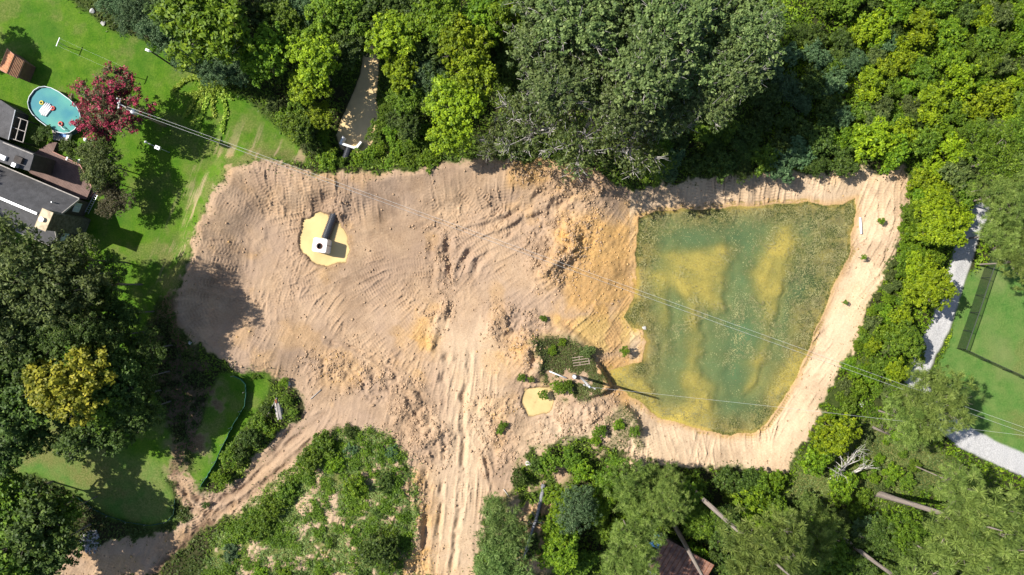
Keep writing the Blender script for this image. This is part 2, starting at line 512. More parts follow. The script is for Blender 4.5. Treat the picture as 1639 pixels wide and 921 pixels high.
# --- dozer striations: noise smeared along a direction field
CTRL = [(330,480,70),(345,420,60),(380,340,62),(450,310,80),(430,430,78),(420,520,82),(470,590,76),(560,310,92),(650,310,90),(760,310,90),(850,300,88),(600,370,10),(650,420,5),(560,450,20),(600,480,42),(520,500,60),(560,560,25),(640,550,38),(690,520,55),(760,360,12),(820,370,28),(880,320,38),(940,300,35),(730,450,70),(740,540,88),(740,640,90),(730,760,88),(715,880,84),(620,620,80),(560,620,84),(470,690,48),(400,760,48),(300,800,120),(330,830,42),(900,400,60),(820,450,30),(850,540,40),(790,640,80),(1100,300,92),(1300,300,92),(1420,300,80),(1400,420,65),(1350,540,62),(1290,660,55),(1180,730,96),(1080,720,100),(900,690,30),(960,660,40)]
num_c = np.zeros((NY, NX)); num_s = np.zeros((NY, NX))
for px_, py_, ang in CTRL:
    cx_, cy_ = P(px_, py_)
    wgt = 1.0 / ((GX - cx_) ** 2 + (GY - cy_) ** 2 + 1.5) ** 1.6
    num_c += wgt * math.cos(math.radians(2 * ang)); num_s += wgt * math.sin(math.radians(2 * ang))
gy_, gx_ = np.gradient(blur(d_soil, 1.2))
band = sstep(-7.5, -6.0, d_rim) * rim_zone * (d_rim < 1)
ga = np.arctan2(gy_, gx_)
ang0 = 0.5 * np.arctan2(num_s, num_c)
cc_ = np.cos(2 * ang0) * (1 - band) + np.cos(2 * ga) * band; ss_ = np.sin(2 * ang0) * (1 - band) + np.sin(2 * ga) * band
TH = 0.5 * np.arctan2(ss_, cc_) + (fbm(9, 44, 2) - 0.5) * 0.3
dxn, dyn = np.cos(TH), np.sin(TH)
white = RNG.random((NY, NX))
def lic(src, L):
    JJ, II = np.meshgrid(np.arange(NY), np.arange(NX), indexing='ij')
    out = src.copy()
    for sgn in (1, -1):
        fx, fy = II.astype(float), JJ.astype(float)
        for _ in range(L):
            ix = np.clip(np.rint(fx), 0, NX - 1).astype(int); iy = np.clip(np.rint(fy), 0, NY - 1).astype(int)
            fx += sgn * dxn[iy, ix]; fy += sgn * dyn[iy, ix]
            ix = np.clip(np.rint(fx), 0, NX - 1).astype(int); iy = np.clip(np.rint(fy), 0, NY - 1).astype(int)
            out += src[iy, ix]
    return out / (2 * L + 1)
stri = lic(white, 20)
stri = (stri - stri.mean()) / stri.std()
stri2 = lic(blur(white, 0.25), 28)
stri2 = (stri2 - stri2.mean()) / stri2.std()
ROUGH = [[(680,360),(720,360),(725,470),(705,540),(685,500),(690,430)],[(835,350),(900,330),(960,345),(950,400),(915,440),(885,470),(855,430)],
         [(780,480),(860,490),(880,560),(860,600),(800,560)],[(600,620),(660,600),(720,680),(720,740),(680,740),(640,700)],[(480,555),(560,560),(640,610),(600,640),(500,610)],
         [(760,640),(830,640),(830,740),(790,770),(770,700)],[(870,640),(1000,640),(1020,700),(900,700),(850,690)],[(800,262),(980,280),(960,330),(880,330)],[(630,760),(668,760),(668,925),(640,925)]]
rough = np.clip(sum(inside(p, 1.5, 4.0) for p in ROUGH), 0, 1)
rough = blur(rough, 0.6)
track_amt = m_soil * (1 - 0.75 * rough) * (0.55 + 0.7 * sstep(0.35, 0.65, fbm(6, 61, 3))) * (d_pond > 0.2)
# separate machine passes: two track prints each, cleat bars across, later passes over earlier ones
DET = 0.030 * stri + 0.010 * stri2
prs = np.random.default_rng(17)
soil_ok = (m_soil > 0.6) & (d_pond > 0.4) & (d_pit > 0.5) & (m_mound < 0.4)
spots = np.argwhere(soil_ok)
for _ in range(900):
    jj, ii = spots[prs.integers(len(spots))]
    x0_, y0_ = XS[ii], YS[jj]; th = TH[jj, ii] + prs.normal() * (0.10 if prs.random() < 0.8 else 0.6)
    L_ = prs.uniform(3.0, 9.0); curve = prs.normal() * 0.012; gauge = prs.choice([1.0, 1.0, 0.95]); half = prs.uniform(0.26, 0.34)
    rad_ = int((L_ / 2 + 2) / RES)
    ja, jb = max(0, jj - rad_), min(NY, jj + rad_); ia, ib = max(0, ii - rad_), min(NX, ii + rad_)
    X = GX[ja:jb, ia:ib] - x0_; Y = GY[ja:jb, ia:ib] - y0_
    al = X * math.cos(th) + Y * math.sin(th); ac = -X * math.sin(th) + Y * math.cos(th) - curve * al * al
    win = sstep(L_ / 2, L_ / 2 - 0.4, np.abs(al))
    cle = 0.034 * np.sin(al * (2 * math.pi / 0.38) + prs.uniform(0, 6)) - 0.03
    depth_ = prs.uniform(0.5, 1.3)
    sub = DET[ja:jb, ia:ib]
    for off in (-gauge, gauge):
        dd_ = np.abs(ac - off)
        k_ = sstep(half + 0.08, half - 0.06, dd_) * win
        sub[:] = sub * (1 - 0.7 * k_) + k_ * cle * depth_
        sub += 0.030 * depth_ * win * np.exp(-((dd_ - half - 0.10) / 0.08) ** 2)
lump = fbm(1.1, 71, 4, 0.65)
clayflat = inside([(930,350),(1020,352),(1026,400),(1018,480),(960,500),(905,490),(900,450),(935,410)], 1.5, 4.0)
Z += track_amt * (1 - 0.75 * clayflat) * DET * (0.5 + 2.0 * sstep(0.3, 0.7, fbm(5, 68, 3)))
Z += clayflat * ((fbm(1.6, 74, 4, 0.6) - 0.5) * 0.45 + 0.1 * (fbm(0.5, 75, 2) - 0.5)) * (d_pond > 0)
Z += m_soil * rough * ((lump - 0.45) * 1.0 + 0.09 * (vn(0.3, 73) - 0.5)) * (d_pond > -0.3)
Z += m_soil * (d_pond > 0) * (fbm(0.9, 77, 3, 0.7) - 0.5) * 0.10

# --- spoil heaps
for hx, hy, ra, rb, rot_, hh in ((540,336,2.0,1.5,1.2,1.0),(692,702,2.7,2.0,.3,.8),(905,395,3.6,2.0,1.0,1.1),(846,562,3.2,1.8,1.9,.9),(800,520,2.6,1.6,.6,.6),(655,640,2.2,1.5,.8,.5),(940,660,2.5,1.6,.4,.5),(870,440,2.4,1.6,2.2,.6)):
    cx_, cy_ = P(hx, hy); ux = (GX - cx_) * math.cos(rot_) + (GY - cy_) * math.sin(rot_); uy = -(GX - cx_) * math.sin(rot_) + (GY - cy_) * math.cos(rot_)
    g_ = np.exp(-((ux / ra) ** 2 + (uy / rb) ** 2) ** 1.4)
    Z += g_ * hh * (0.45 + 1.1 * lump); rough = np.maximum(rough, g_ * 0.9)
# --- ruts and windrows
RUTS = [([(718,470),(706,505),(692,540),(688,570)], .55, .40),([(700,370),(706,420),(700,470)], .7, .45),([(722,365),(715,420),(718,470)], .5, -.35),
        ([(516,545),(560,556),(585,566),(608,580),(640,600)], .3, -.35),([(880,296),(850,325),(815,350),(770,365),(720,372)], .45, -.3),
        ([(930,300),(880,340),(830,365),(790,385)], .5, -.32),([(905,300),(860,335),(800,362)], .4, .3),([(760,395),(740,420),(735,440)], .45, -.35),([(790,400),(765,420),(755,450)], .45, -.3),
        ([(715,560),(710,600),(705,625)], .5, -.4),([(752,555),(748,610),(742,660),(742,720)], .4, -.3),([(740,620),(740,650)], .35, -.35),
        ([(690,760),(684,800),(680,925)], .4, -.28),([(712,700),(708,780),(695,925)], .35, -.25),([(745,690),(738,800),(722,925)], .4, -.28),([(775,720),(785,760),(790,790)], .3, -.3),([(672,740),(668,800),(668,860),(655,925)], .6, .4),
        ([(520,660),(470,700),(425,745),(385,785),(335,805),(300,790),(276,760)], .42, -.42),([(545,680),(500,705),(450,750),(400,795),(350,822),(310,815),(285,780)], .4, -.38),([(495,655),(440,720),(400,755),(370,785)], .32, -.35),
        ([(330,845),(300,870),(270,900),(250,925)], 1.2, -.4),([(295,440),(310,410),(322,380),(345,335)], .5, .2),([(640,600),(668,640),(690,690)], .5, .35),([(560,570),(572,590),(600,612)], .5, .3),
        ([(835,620),(860,619),(885,620)], .25, .3),([(850,505),(890,525),(930,548),(955,566)], .6, .35),([(870,560),(862,590),(850,610)], .6, .4),([(905,375),(900,400),(880,430),(872,455)], .8, .5)]
lump2 = fbm(1.4, 79, 3, 0.6)
for pts, wid, amp in RUTS:
    sl, dist, side, al, L = pathfield(pts, wid * 4)
    ends = sstep(0, 1.5, al) * sstep(0, 1.5, L - al)
    prof = np.exp(-(dist / wid) ** 2) * amp - np.exp(-((dist - 1.7 * wid) / (wid * .6)) ** 2) * amp * 0.45
    Z[sl] += prof * ends * np.clip(3.2 * (lump2[sl] - 0.3), 0.05, 1.25)
mud = np.zeros((NY, NX))
for pts_ in ([(520,660),(470,700),(425,745),(385,785),(335,805),(300,790),(276,760)], [(545,680),(500,705),(450,750),(400,795),(350,822),(310,815),(285,780)], [(495,655),(440,720),(400,755),(370,785)], [(276,700),(270,740),(285,780)], [(300,690),(297,740),(310,780)]):
    sl, dist, side, al, L = pathfield(pts_, 3)
    mud[sl] = np.maximum(mud[sl], 0.55 * np.exp(-(dist / 0.33) ** 2) * (0.4 + 0.9 * lump2[sl]))
sl, dist, side, al, L = pathfield([(335,842),(300,872),(272,900),(250,925)], 6)
mud[sl] = np.maximum(mud[sl], np.exp(-(dist / 1.3) ** 4))

# forest floor and gravel
GRAVEL = np.zeros((NY, NX))
for pts, wid in ((DRIVE_A, 1.3), (DRIVE_B, 1.45)):
    sl, dist, side, al, L = pathfield(pts, 5)
    GRAVEL[sl] = np.maximum(GRAVEL[sl], 1 - sstep(wid - 0.15, wid + 0.25, dist))
m_lawn = np.clip(inside(LAWN, 0.5) + inside(LAWN_LOW, 0.5) + inside(LAWN_STRIP, 0.4), 0, 1)
m_park = inside(PARK, 0.4)
m_mead = inside(MEADOW, 1.5, 4)
litter = np.clip(1 - m_lawn - m_park - m_mead - m_mound, 0, 1)
litter *= 0.75 + 0.25 * sstep(0.35, 0.6, fbm(4, 33, 4))
Z += litter * (fbm(1.6, 35, 3) - 0.5) * 0.35 * (1 - m_soil)
Z += (m_lawn + m_park) * (fbm(0.8, 36, 3) - 0.5) * 0.05

# scraped strip on the lawn beside the clearing
scrape = sstep(7.5, 0.3, d_soil) * m_lawn * (GX < P(520, 0)[0]) * (GY > P(0, 470)[1])
scr = scrape * sstep(0.6, 1.9, stri2 + 0.5 * stri + (fbm(4, 37, 3) - 0.5) * 3.5 + 0.35)
trk = inside([(245,440),(290,450),(300,540),(330,590),(360,640),(320,760),(270,760),(262,600)], 1.2, 2.5)
trk_bare = trk * sstep(0.42, 0.6, fbm(1.8, 39, 4, 0.6))
soil_w = np.clip(np.maximum(m_soil, 0.75 * scr), 0, 1)
pale_lane = inside([(690,470),(800,470),(810,640),(780,760),(760,925),(660,925),(690,760),(700,600)], 2.5, 4)
moist = np.clip(trk_bare * 1.0 + 0.25 * m_soil * rough * sstep(0.45, 0.62, lump) + 0.34 * blur(inside([(370,300),(470,350),(470,440),(520,470),(690,470),(700,330),(880,290),(800,275),(560,290),(420,275)], 2.5, 4.0), 1.0) * sstep(0.3, 0.6, fbm(3.0, 62, 4)) + 0.30 * m_soil * (1 - pale_lane) * sstep(0.48, 0.7, fbm(4, 63, 5, 0.6)), 0, 1)
soil_w = np.maximum(soil_w, trk_bare * 0.9)
moist = np.maximum(moist, mud)
moist = np.maximum(moist, 0.8 * sstep(1.3, 0.0, np.minimum(np.abs(d_pit), np.abs(d_creek))) * (np.minimum(d_pit, d_creek) > -0.2) * 0.6)
CLAY = [[(900,345),(1020,350),(1028,400),(1020,480),(980,500),(900,500),(880,440)],[(640,540),(690,500),(700,545),(660,600)],[(890,500),(1010,500),(1000,545),(930,548)],[(780,560),(820,560),(830,600),(790,600)],[(650,760),(700,760),(690,925),(650,925)],[(840,790),(880,790),(880,910),(840,910)],[(730,180),(735,180),(735,185)],[(800,265),(960,275),(920,300),(820,300)],[(1150,275),(1400,270),(1330,290)]]
clay = np.clip(sum(inside(p, 2.5, 5.0) for p in CLAY), 0, 1) * (0.3 + 0.7 * sstep(0.35, 0.6, fbm(2.2, 41, 4)))
clay = np.clip(clay + 0.3 * sstep(0.58, 0.74, fbm(4.5, 42, 4)), 0, 1)
pale = 0.85 * sstep(9.0, 3.0, d_pond) * (GX > P(1010, 0)[0]) + 0.85 * inside([(700,520),(790,520),(800,640),(780,760),(760,925),(690,925),(700,760),(720,640)], 2.5, 4) * 0.7
pale = np.clip(pale + 0.4 * m_mound + 0.6 * inside([(830,660),(1030,660),(1030,740),(850,720)], 2), 0, 1)
pale *= 0.55 + 0.45 * fbm(1.2, 43, 4)
wetline = sstep(1.3, 0.0, d_pond) * (d_pond > -0.5)
clay = np.maximum(clay, 0.65 * wetline); pale = pale * (1 - 0.8 * wetline)
mudflat = inside([(890,510),(930,505),(975,510),(1010,498),(1030,530),(1020,545),(1000,550),(985,565),(960,565),(935,550),(905,535)], 1.0, 2.0)
clay = np.maximum(clay, 0.8 * mudflat)
clay = np.maximum(clay, 0.95 * clayflat)
clay = np.maximum(clay, 0.9 * sstep(3.0, 0.5, d_pond) * (GX < P(1030, 0)[0]))
pale = pale * (1 - 0.8 * clayflat)
under = (d_pond < 0) * 1.0
algae = np.maximum(under * np.clip(0.55 + 0.6 * shelf, 0, 1), 0.35 * mudflat * sstep(0.35, 0.55, fbm(2.0, 49, 4)))
olive = under * np.clip(shore_r * (1 - shelf * 0.6) * 1.1, 0, 1) * (0.55 + 0.45 * sstep(0.35, 0.55, fbm(0.9, 47, 3, 0.7)))
lush = m_park
lowlawn = inside(LAWN_LOW, 1.5) * 0.8
stripe = 0.5 + 0.5 * np.sin((GX * 0.94 + GY * 0.34 + WX * 2) * 2.4)
weedmix = np.clip(m_park * (0.10 * stripe + 0.5 * sstep(0.58, 0.75, fbm(3.5, 58, 4))) + 0.6 * inside(LAWN_LOW, 1.5) * sstep(0.3, 0.6, fbm(2.5, 57, 4)) + m_lawn * (0.5 * sstep(0.48, 0.7, fbm(3.0, 59, 5, 0.6)) + 0.10 * stripe) + m_mead + m_mound * (1 - mound_bare) + isl * 1.2 + scrape * 0.75 * sstep(0.3, 0.65, fbm(1.5, 48, 4, 0.65)) + 0.25 * trk, 0, 1)
onesA = np.stack([soil_w * (1 - GRAVEL), clay, pale, GRAVEL], -1)
onesB = np.stack([np.clip(lush + lowlawn, 0, 1), litter * (1 - m_soil), moist, weedmix], -1)
onesC = np.stack([algae, olive, 0 * algae, 0 * algae + 1], -1)

def zat(x, y):
    fx = np.clip((np.asarray(x) - XS[0]) / RES, 0, NX - 1.001); fy = np.clip((np.asarray(y) - YS[0]) / RES, 0, NY - 1.001)
    i = fx.astype(int); j = fy.astype(int); u = fx - i; v = fy - j
    return (Z[j, i] * (1 - u) + Z[j, i + 1] * u) * (1 - v) + (Z[j + 1, i] * (1 - u) + Z[j + 1, i + 1] * u) * v

# --- one continuous sheet, cut into the kinds of ground it is made of
far = np.array([3, 9, 25, 70, 170, 420.0])
PAD = len(far)
XE = np.concatenate([XS[0] - far[::-1], XS, XS[-1] + far]); YE = np.concatenate([YS[0] - far[::-1], YS, YS[-1] + far])
pad2 = lambda a: np.pad(a, PAD, mode='edge')
ZE = pad2(Z)
zone = np.full((NY, NX), 4)                                   # woodland floor
zone[(m_lawn > 0.5)] = 1
zone[(m_park > 0.5)] = 2
zone[(m_mead > 0.5)] = 5
zone[(m_mound > 0.5)] = 6
zone[(soil_w > 0.5) & (m_soil > 0.5) & (zone != 6)] = 0
zone[(GRAVEL > 0.5)] = 3
zone[d_pond < -0.1] = 7
ZN = pad2(zone)
EX, EY = np.meshgrid(XE, YE)
co = np.stack([EX, EY, ZE], -1).reshape(-1, 3)
AA = np.pad(onesA, ((PAD, PAD), (PAD, PAD), (0, 0)), mode='edge').reshape(-1, 4)
BB = np.pad(onesB, ((PAD, PAD), (PAD, PAD), (0, 0)), mode='edge').reshape(-1, 4)
CC = np.pad(onesC, ((PAD, PAD), (PAD, PAD), (0, 0)), mode='edge').reshape(-1, 4)
nxe, nye = len(XE), len(YE)
ids = np.arange(nxe * nye).reshape(nye, nxe)
quads = np.stack([ids[:-1, :-1], ids[:-1, 1:], ids[1:, 1:], ids[1:, :-1]], -1).reshape(-1, 4)
qz = ZN[:-1, :-1].reshape(-1)
ZONES = {0: ("bare_soil", "bare tan soil churned by tracked machines across the clearing"), 1: ("lawn", "bright mown lawn behind the house on the left"),
         2: ("park_lawn", "pale green mown lawn beyond the gravel drive"), 3: ("gravel_drive", "white gravel drive curving past the right-hand trees"),
         4: ("woodland_floor", "dark leaf-strewn ground under the trees"), 5: ("meadow_ground", "dry weedy ground below the pond near the dead tree"),
         6: ("sandy_mound", "sandy mound overgrown with weeds left of the dirt lane"), 7: ("pond_bed", "silty bed showing through the green pond water")}
for zid, (nm, lab) in ZONES.items():
    q = quads[qz == zid]
    u, inv = np.unique(q, return_inverse=True)
    me = mesh_np(nm, co[u], inv.reshape(-1, 4), [GROUND], {"mask_a": ('FLOAT_COLOR', AA[u]), "mask_b": ('FLOAT_COLOR', BB[u]), "mask_c": ('FLOAT_COLOR', CC[u])}, smooth=True)
    tag(link(nm, me), lab, None, None, "structure")

# ------------------------------------------------------------------ water
def water(name, dfield, level, mat, k, label, step=2, limit=0.6, floor=0.0):
    sub = Z[::step, ::step]; d = dfield[::step, ::step]
    ny, nx = sub.shape
    wet = (sub < level + 0.03) & (d < limit)
    cell = wet[:-1, :-1] | wet[:-1, 1:] | wet[1:, :-1] | wet[1:, 1:]
    idn = np.arange(ny * nx).reshape(ny, nx)
    q = np.stack([idn[:-1, :-1], idn[:-1, 1:], idn[1:, 1:], idn[1:, :-1]], -1)[cell]
    u, inv = np.unique(q, return_inverse=True)
    xx = GX[::step, ::step].ravel()[u]; yy = GY[::step, ::step].ravel()[u]
    depth = np.maximum(level - sub.ravel()[u], 0)
    me = mesh_np(name, np.stack([xx, yy, np.full(len(u), level)], -1), inv.reshape(-1, 4), [mat], {"murk": ('FLOAT', np.maximum(1 - np.exp(-k * depth), floor))}, smooth=True)
    return tag(link(name, me), label, None, None, "structure")

POND_W = water_material("green_pond_water", (0.078, 0.150, 0.066), (0.92, 0.95, 0.82))
MILK_W = water_material("silty_tan_water", (0.58, 0.43, 0.20), (0.9, 0.8, 0.6), 0.1)
water("pond_water", d_pond, W_POND, POND_W, 0.85, "green pond water with yellow shallows in the clearing")
water("pit_water", d_pit, W_PIT, MILK_W, 12, "milky tan water standing around the white riser box", 1, 0.8)
water("puddle_water", d_pud, W_PUD, MILK_W, 9, "square milky tan puddle left of the pond", 1, 0.8)
water("creek_water", d_creek, W_CREEK, water_material("cream_creek_water", (0.68, 0.50, 0.26), (0.9, 0.8, 0.6), 0.1), 9, "narrow tan creek between the bright trees", 1, 0.8)

# floating scraps of algae on the pond
def leaf_quads(c, nrm, size, rng, aspect=0.55, fold=0.15):
    n = len(c)
    r = rng.normal(size=(n, 3))
    nrm = nrm / (np.linalg.norm(nrm, axis=1, keepdims=True) + 1e-9)
    t = np.cross(nrm, r); t /= (np.linalg.norm(t, axis=1, keepdims=True) + 1e-9)
    b = np.cross(nrm, t)
    s = np.asarray(size).reshape(-1, 1) * np.ones((n, 1))
    v = np.empty((n, 4, 3))
    v[:, 0] = c - t * s; v[:, 1] = c + b * s * aspect - nrm * s * fold
    v[:, 2] = c + t * s; v[:, 3] = c - b * s * aspect - nrm * s * fold
    return v.reshape(-1, 3), np.arange(n * 4).reshape(-1, 4)

mw = (d_pond < -0.4)
dens = mw * (0.15 + 1.3 * sstep(0.42, 0.62, fbm(5, 52, 3)) * sstep(0.4, 0.6, fbm(1.3, 53, 3)) + 1.6 * right_w * sstep(-11, -7, d_pond) * sstep(0.3, 0.55, fbm(1.2, 54, 3)) + 0.7 * sstep(-4, -1, d_pond))
pick = RNG.choice(NX * NY, 17000, p=(dens / dens.sum()).ravel())
c = np.stack([GX.ravel()[pick] + RNG.uniform(-.07, .07, len(pick)), GY.ravel()[pick] + RNG.uniform(-.07, .07, len(pick)), np.full(len(pick), W_POND + 0.012)], -1)
c[:, 2] += RNG.uniform(0, 0.006, len(pick))
v, f = leaf_quads(c, np.tile([0, 0, 1.0], (len(c), 1)), RNG.uniform(0.03, 0.1, len(c)), RNG, 0.7, 0.0)
ALG = simple("pond_scum", (0.23, 0.21, 0.09), 0.8, 0.5, 0.8)
tag(link("floating_algae", mesh_np("floating_algae", v, f, [ALG])), "scraps of pale floating algae on the green pond", None, None, "stuff")

# clods of earth
def clods(name, weight, count, smin, smax, mat, label, seed):
    r = np.random.default_rng(seed)
    wt = np.clip(weight, 0, None)
    pk = r.choice(NX * NY, count, p=(wt / wt.sum()).ravel())
    x = GX.ravel()[pk] + r.uniform(-.08, .08, count); y = GY.ravel()[pk] + r.uniform(-.08, .08, count)
    s = smin * (smax / smin) ** (r.random(count) ** 2.2)
    base = np.array([[1, 0, 0], [-1, 0, 0], [0, 1, 0], [0, -1, 0], [0, 0, 1], [0, 0, -1]], float)
    fc = np.array([[0, 2, 4], [2, 1, 4], [1, 3, 4], [3, 0, 4], [2, 0, 5], [1, 2, 5], [3, 1, 5], [0, 3, 5]])
    a = r.uniform(0, 6.28, count)
    V = base[None] * s[:, None, None] * r.uniform(0.65, 1.3, (count, 6, 1))
    V[:, :, 2] *= 0.75
    X = V[:, :, 0] * np.cos(a)[:, None] - V[:, :, 1] * np.sin(a)[:, None]; Y = V[:, :, 0] * np.sin(a)[:, None] + V[:, :, 1] * np.cos(a)[:, None]
    V = np.stack([X + x[:, None], Y + y[:, None], V[:, :, 2] + (zat(x, y) + s * 0.25)[:, None]], -1)
    F = (fc[None] + (np.arange(count) * 6)[:, None, None]).reshape(-1, 3)
    return tag(link(name, mesh_np(name, V.reshape(-1, 3), F, [mat])), label, None, None, "stuff")
CLOD = simple("dry_clod", (0.40, 0.275, 0.17), 0.95, 0.3, 0.5)
CLOD2 = simple("orange_clod", (0.47, 0.30, 0.13), 0.95, 0.3, 0.5)
dry = (np.minimum(np.minimum(d_pit, d_pud), d_pond) > 0.3) * m_soil
clods("soil_clod_litter", dry * (0.03 + 1.8 * rough * sstep(0.4, 0.6, lump)), 11000, 0.04, 0.22, CLOD, "loose tan clods of earth strewn over the churned soil", 3)
clods("clay_clod_litter", dry * clay * (0.2 + rough), 2200, 0.04, 0.20, CLOD2, "orange clay lumps beside the left end of the pond", 4)

# ------------------------------------------------------------------ vegetation: prototypes
LEAF = {
    'bright': leafmat("bright_leaf", (0.056, 0.122, 0.007), (0.185, 0.29, 0.012), (0.32, 0.42, 0.02)),
    'yellow': leafmat("yellow_leaf", (0.085, 0.145, 0.006), (0.28, 0.37, 0.010), (0.43, 0.50, 0.02)),
    'gold': leafmat("gold_leaf", (0.10, 0.13, 0.008), (0.40, 0.38, 0.03), (0.60, 0.52, 0.05)),
    'mid': leafmat("mid_leaf", (0.046, 0.096, 0.008), (0.150, 0.235, 0.016), (0.25, 0.34, 0.03)),
    'dark': leafmat("dark_leaf", (0.030, 0.058, 0.009), (0.095, 0.148, 0.022), (0.17, 0.23, 0.04)),
    'olive': leafmat("olive_leaf", (0.045, 0.072, 0.018), (0.145, 0.185, 0.045), (0.24, 0.28, 0.085)),
    'oak': leafmat("oak_leaf", (0.046, 0.080, 0.021), (0.165, 0.220, 0.062), (0.31, 0.36, 0.135), trans=0.25, var=0.3),
    'blue': leafmat("grey_green_leaf", (0.036, 0.080, 0.028), (0.125, 0.205, 0.080), (0.21, 0.30, 0.13)),
    'pine': leafmat("pine_needle", (0.085, 0.140, 0.028), (0.29, 0.38, 0.080), (0.46, 0.54, 0.16), trans=0.35),
    'willow': leafmat("feather_leaf", (0.09, 0.16, 0.038), (0.24, 0.34, 0.09), (0.36, 0.45, 0.15)),
    'bronze': leafmat("bronze_leaf", (0.050, 0.046, 0.022), (0.125, 0.115, 0.050), (0.21, 0.18, 0.085)),
    'pink': leafmat("pink_blossom", (0.22, 0.02, 0.05), (0.50, 0.055, 0.12), (0.64, 0.15, 0.22)),
    'vine': leafmat("vine_leaf", (0.14, 0.24, 0.02), (0.34, 0.46, 0.05), (0.48, 0.56, 0.09)),
}
BARK = simple("grey_bark", (0.17, 0.145, 0.12), 0.9, 0.35, 6.0, bump=0.5)
PINEBARK = simple("pine_bark", (0.26, 0.215, 0.185), 0.9, 0.35, 5.0, bump=0.6)
DEADWOOD = simple("bleached_wood", (0.44, 0.41, 0.37), 0.85, 0.25, 5.0, bump=0.4)

def unit(rng, n, up=0.0):
    d = rng.normal(size=(n, 3)); d[:, 2] += up
    return d / np.linalg.norm(d, axis=1, keepdims=True)

def crown_mesh(name, seed, lobes, puffs, leaves, leaf, puff_r, flat=0.7, up=0.9, aspect=0.55, needle=False, spread=1.0, open_=0.0):
    """unit-radius crown; every leaf is a face of its own, gathered in puffs on lobes"""
    r = np.random.default_rng(seed)
    lc, lr = [], []
    for i in range(lobes):
        a = 2.399 * i + r.uniform(-.5, .5); rad = math.sqrt((i + 0.5) / lobes) * 0.68
        lc.append([rad * math.cos(a), rad * math.sin(a), flat * (0.55 * (1 - rad ** 2) + r.uniform(-.28, .2))]); lr.append(r.uniform(0.26, 0.46))
    lc = np.array(lc); lr = np.array(lr)
    k = r.integers(0, lobes, puffs)
    d = unit(r, puffs, 0.45)
    pc = lc[k] + d * (lr[k] * r.uniform(0.55, 1.05, puffs) ** 1.0)[:, None] * np.array([1, 1, 0.85])
    if open_: pc = pc[r.random(puffs) > open_]
    n = len(pc)
    cnt = r.integers(int(leaves * 0.6), int(leaves * 1.4) + 1, n)
    idx = np.repeat(np.arange(n), cnt)
    dd = unit(r, len(idx), 0.35)
    pr = r.uniform(0.6, 1.25, n) * puff_r
    c = pc[idx] + dd * (pr[idx] * r.uniform(0.35, 1.0, len(idx)))[:, None] * np.array([1, 1, 0.8])
    ptint = r.uniform(0.15, 0.75, n)
    if needle:
        # thin blades radiating from each tuft
        s = leaf * r.uniform(0.7, 1.3, len(idx))
        side = np.cross(dd, r.normal(size=dd.shape)); side /= np.linalg.norm(side, axis=1, keepdims=True)
        base = pc[idx] + dd * (pr[idx] * 0.15)[:, None]; tip = base + dd * (pr[idx] * r.uniform(.7, 1.15, len(idx)))[:, None]
        v = np.stack([base - side * s[:, None] * 0.5, base + side * s[:, None] * 0.5, tip + side * s[:, None] * 0.25, tip - side * s[:, None] * 0.25], 1).reshape(-1, 3)
        f = np.arange(len(idx) * 4).reshape(-1, 4)
    else:
        nrm = dd * 0.6 + np.array([0, 0, up]) + r.normal(size=dd.shape) * 0.55 * spread
        v, f = leaf_quads(c, nrm, leaf * r.uniform(0.6, 1.35, len(idx)), r, aspect)
    sc_ = np.percentile(np.hypot(v[:, 0], v[:, 1]), 95)
    v = v / sc_; lc = lc / sc_
    tint = np.clip(ptint[idx] + r.normal(size=len(idx)) * 0.16, 0, 1)
    return mesh_np(name, v, f, [LEAF['mid']], {"tint": ('FLOAT', np.repeat(tint, 4))}), lc

def limbs_mesh(name, seed, targets, mat, r0=0.05, twigs=3, reach=1.0, drop=-0.75):
    r = np.random.default_rng(seed + 500)
    mb = MB()
    for t in targets:
        t = np.array(t) * reach
        a = np.array([0, 0, drop * r.uniform(0.55, 1.0)])
        mid = a * 0.45 + t * 0.55 + r.normal(size=3) * 0.06
        mb.tube([a, (a + mid) / 2 + r.normal(size=3) * 0.02, mid, t], [r0, r0 * .8, r0 * .6, r0 * .2], 5)
        for _ in range(twigs):
            e = t + unit(r, 1, 0.3)[0] * r.uniform(0.15, 0.38)
            m2 = (mid * 0.4 + t * 0.6)
            q = (m2 + e) / 2 + r.normal(size=3) * 0.04
            mb.tube([m2, q, e], [r0 * .35, r0 * .22, r0 * .08], 4)
    return mb.mesh(name, mat, True)

def trunk_mesh(name, seed, mat, r_bot=1.0, r_top=0.55, lean=0.0):
    r = np.random.default_rng(seed)
    pts = [(0, 0, -0.03)]; rad = [r_bot * 1.25]
    for i in range(1, 7):
        t = i / 6
        pts.append((r.normal() * 0.12 * t, r.normal() * 0.12 * t, t)); rad.append(r_bot + (r_top - r_bot) * t)
    return MB().tube(pts, rad, 8).mesh(name, mat, True)

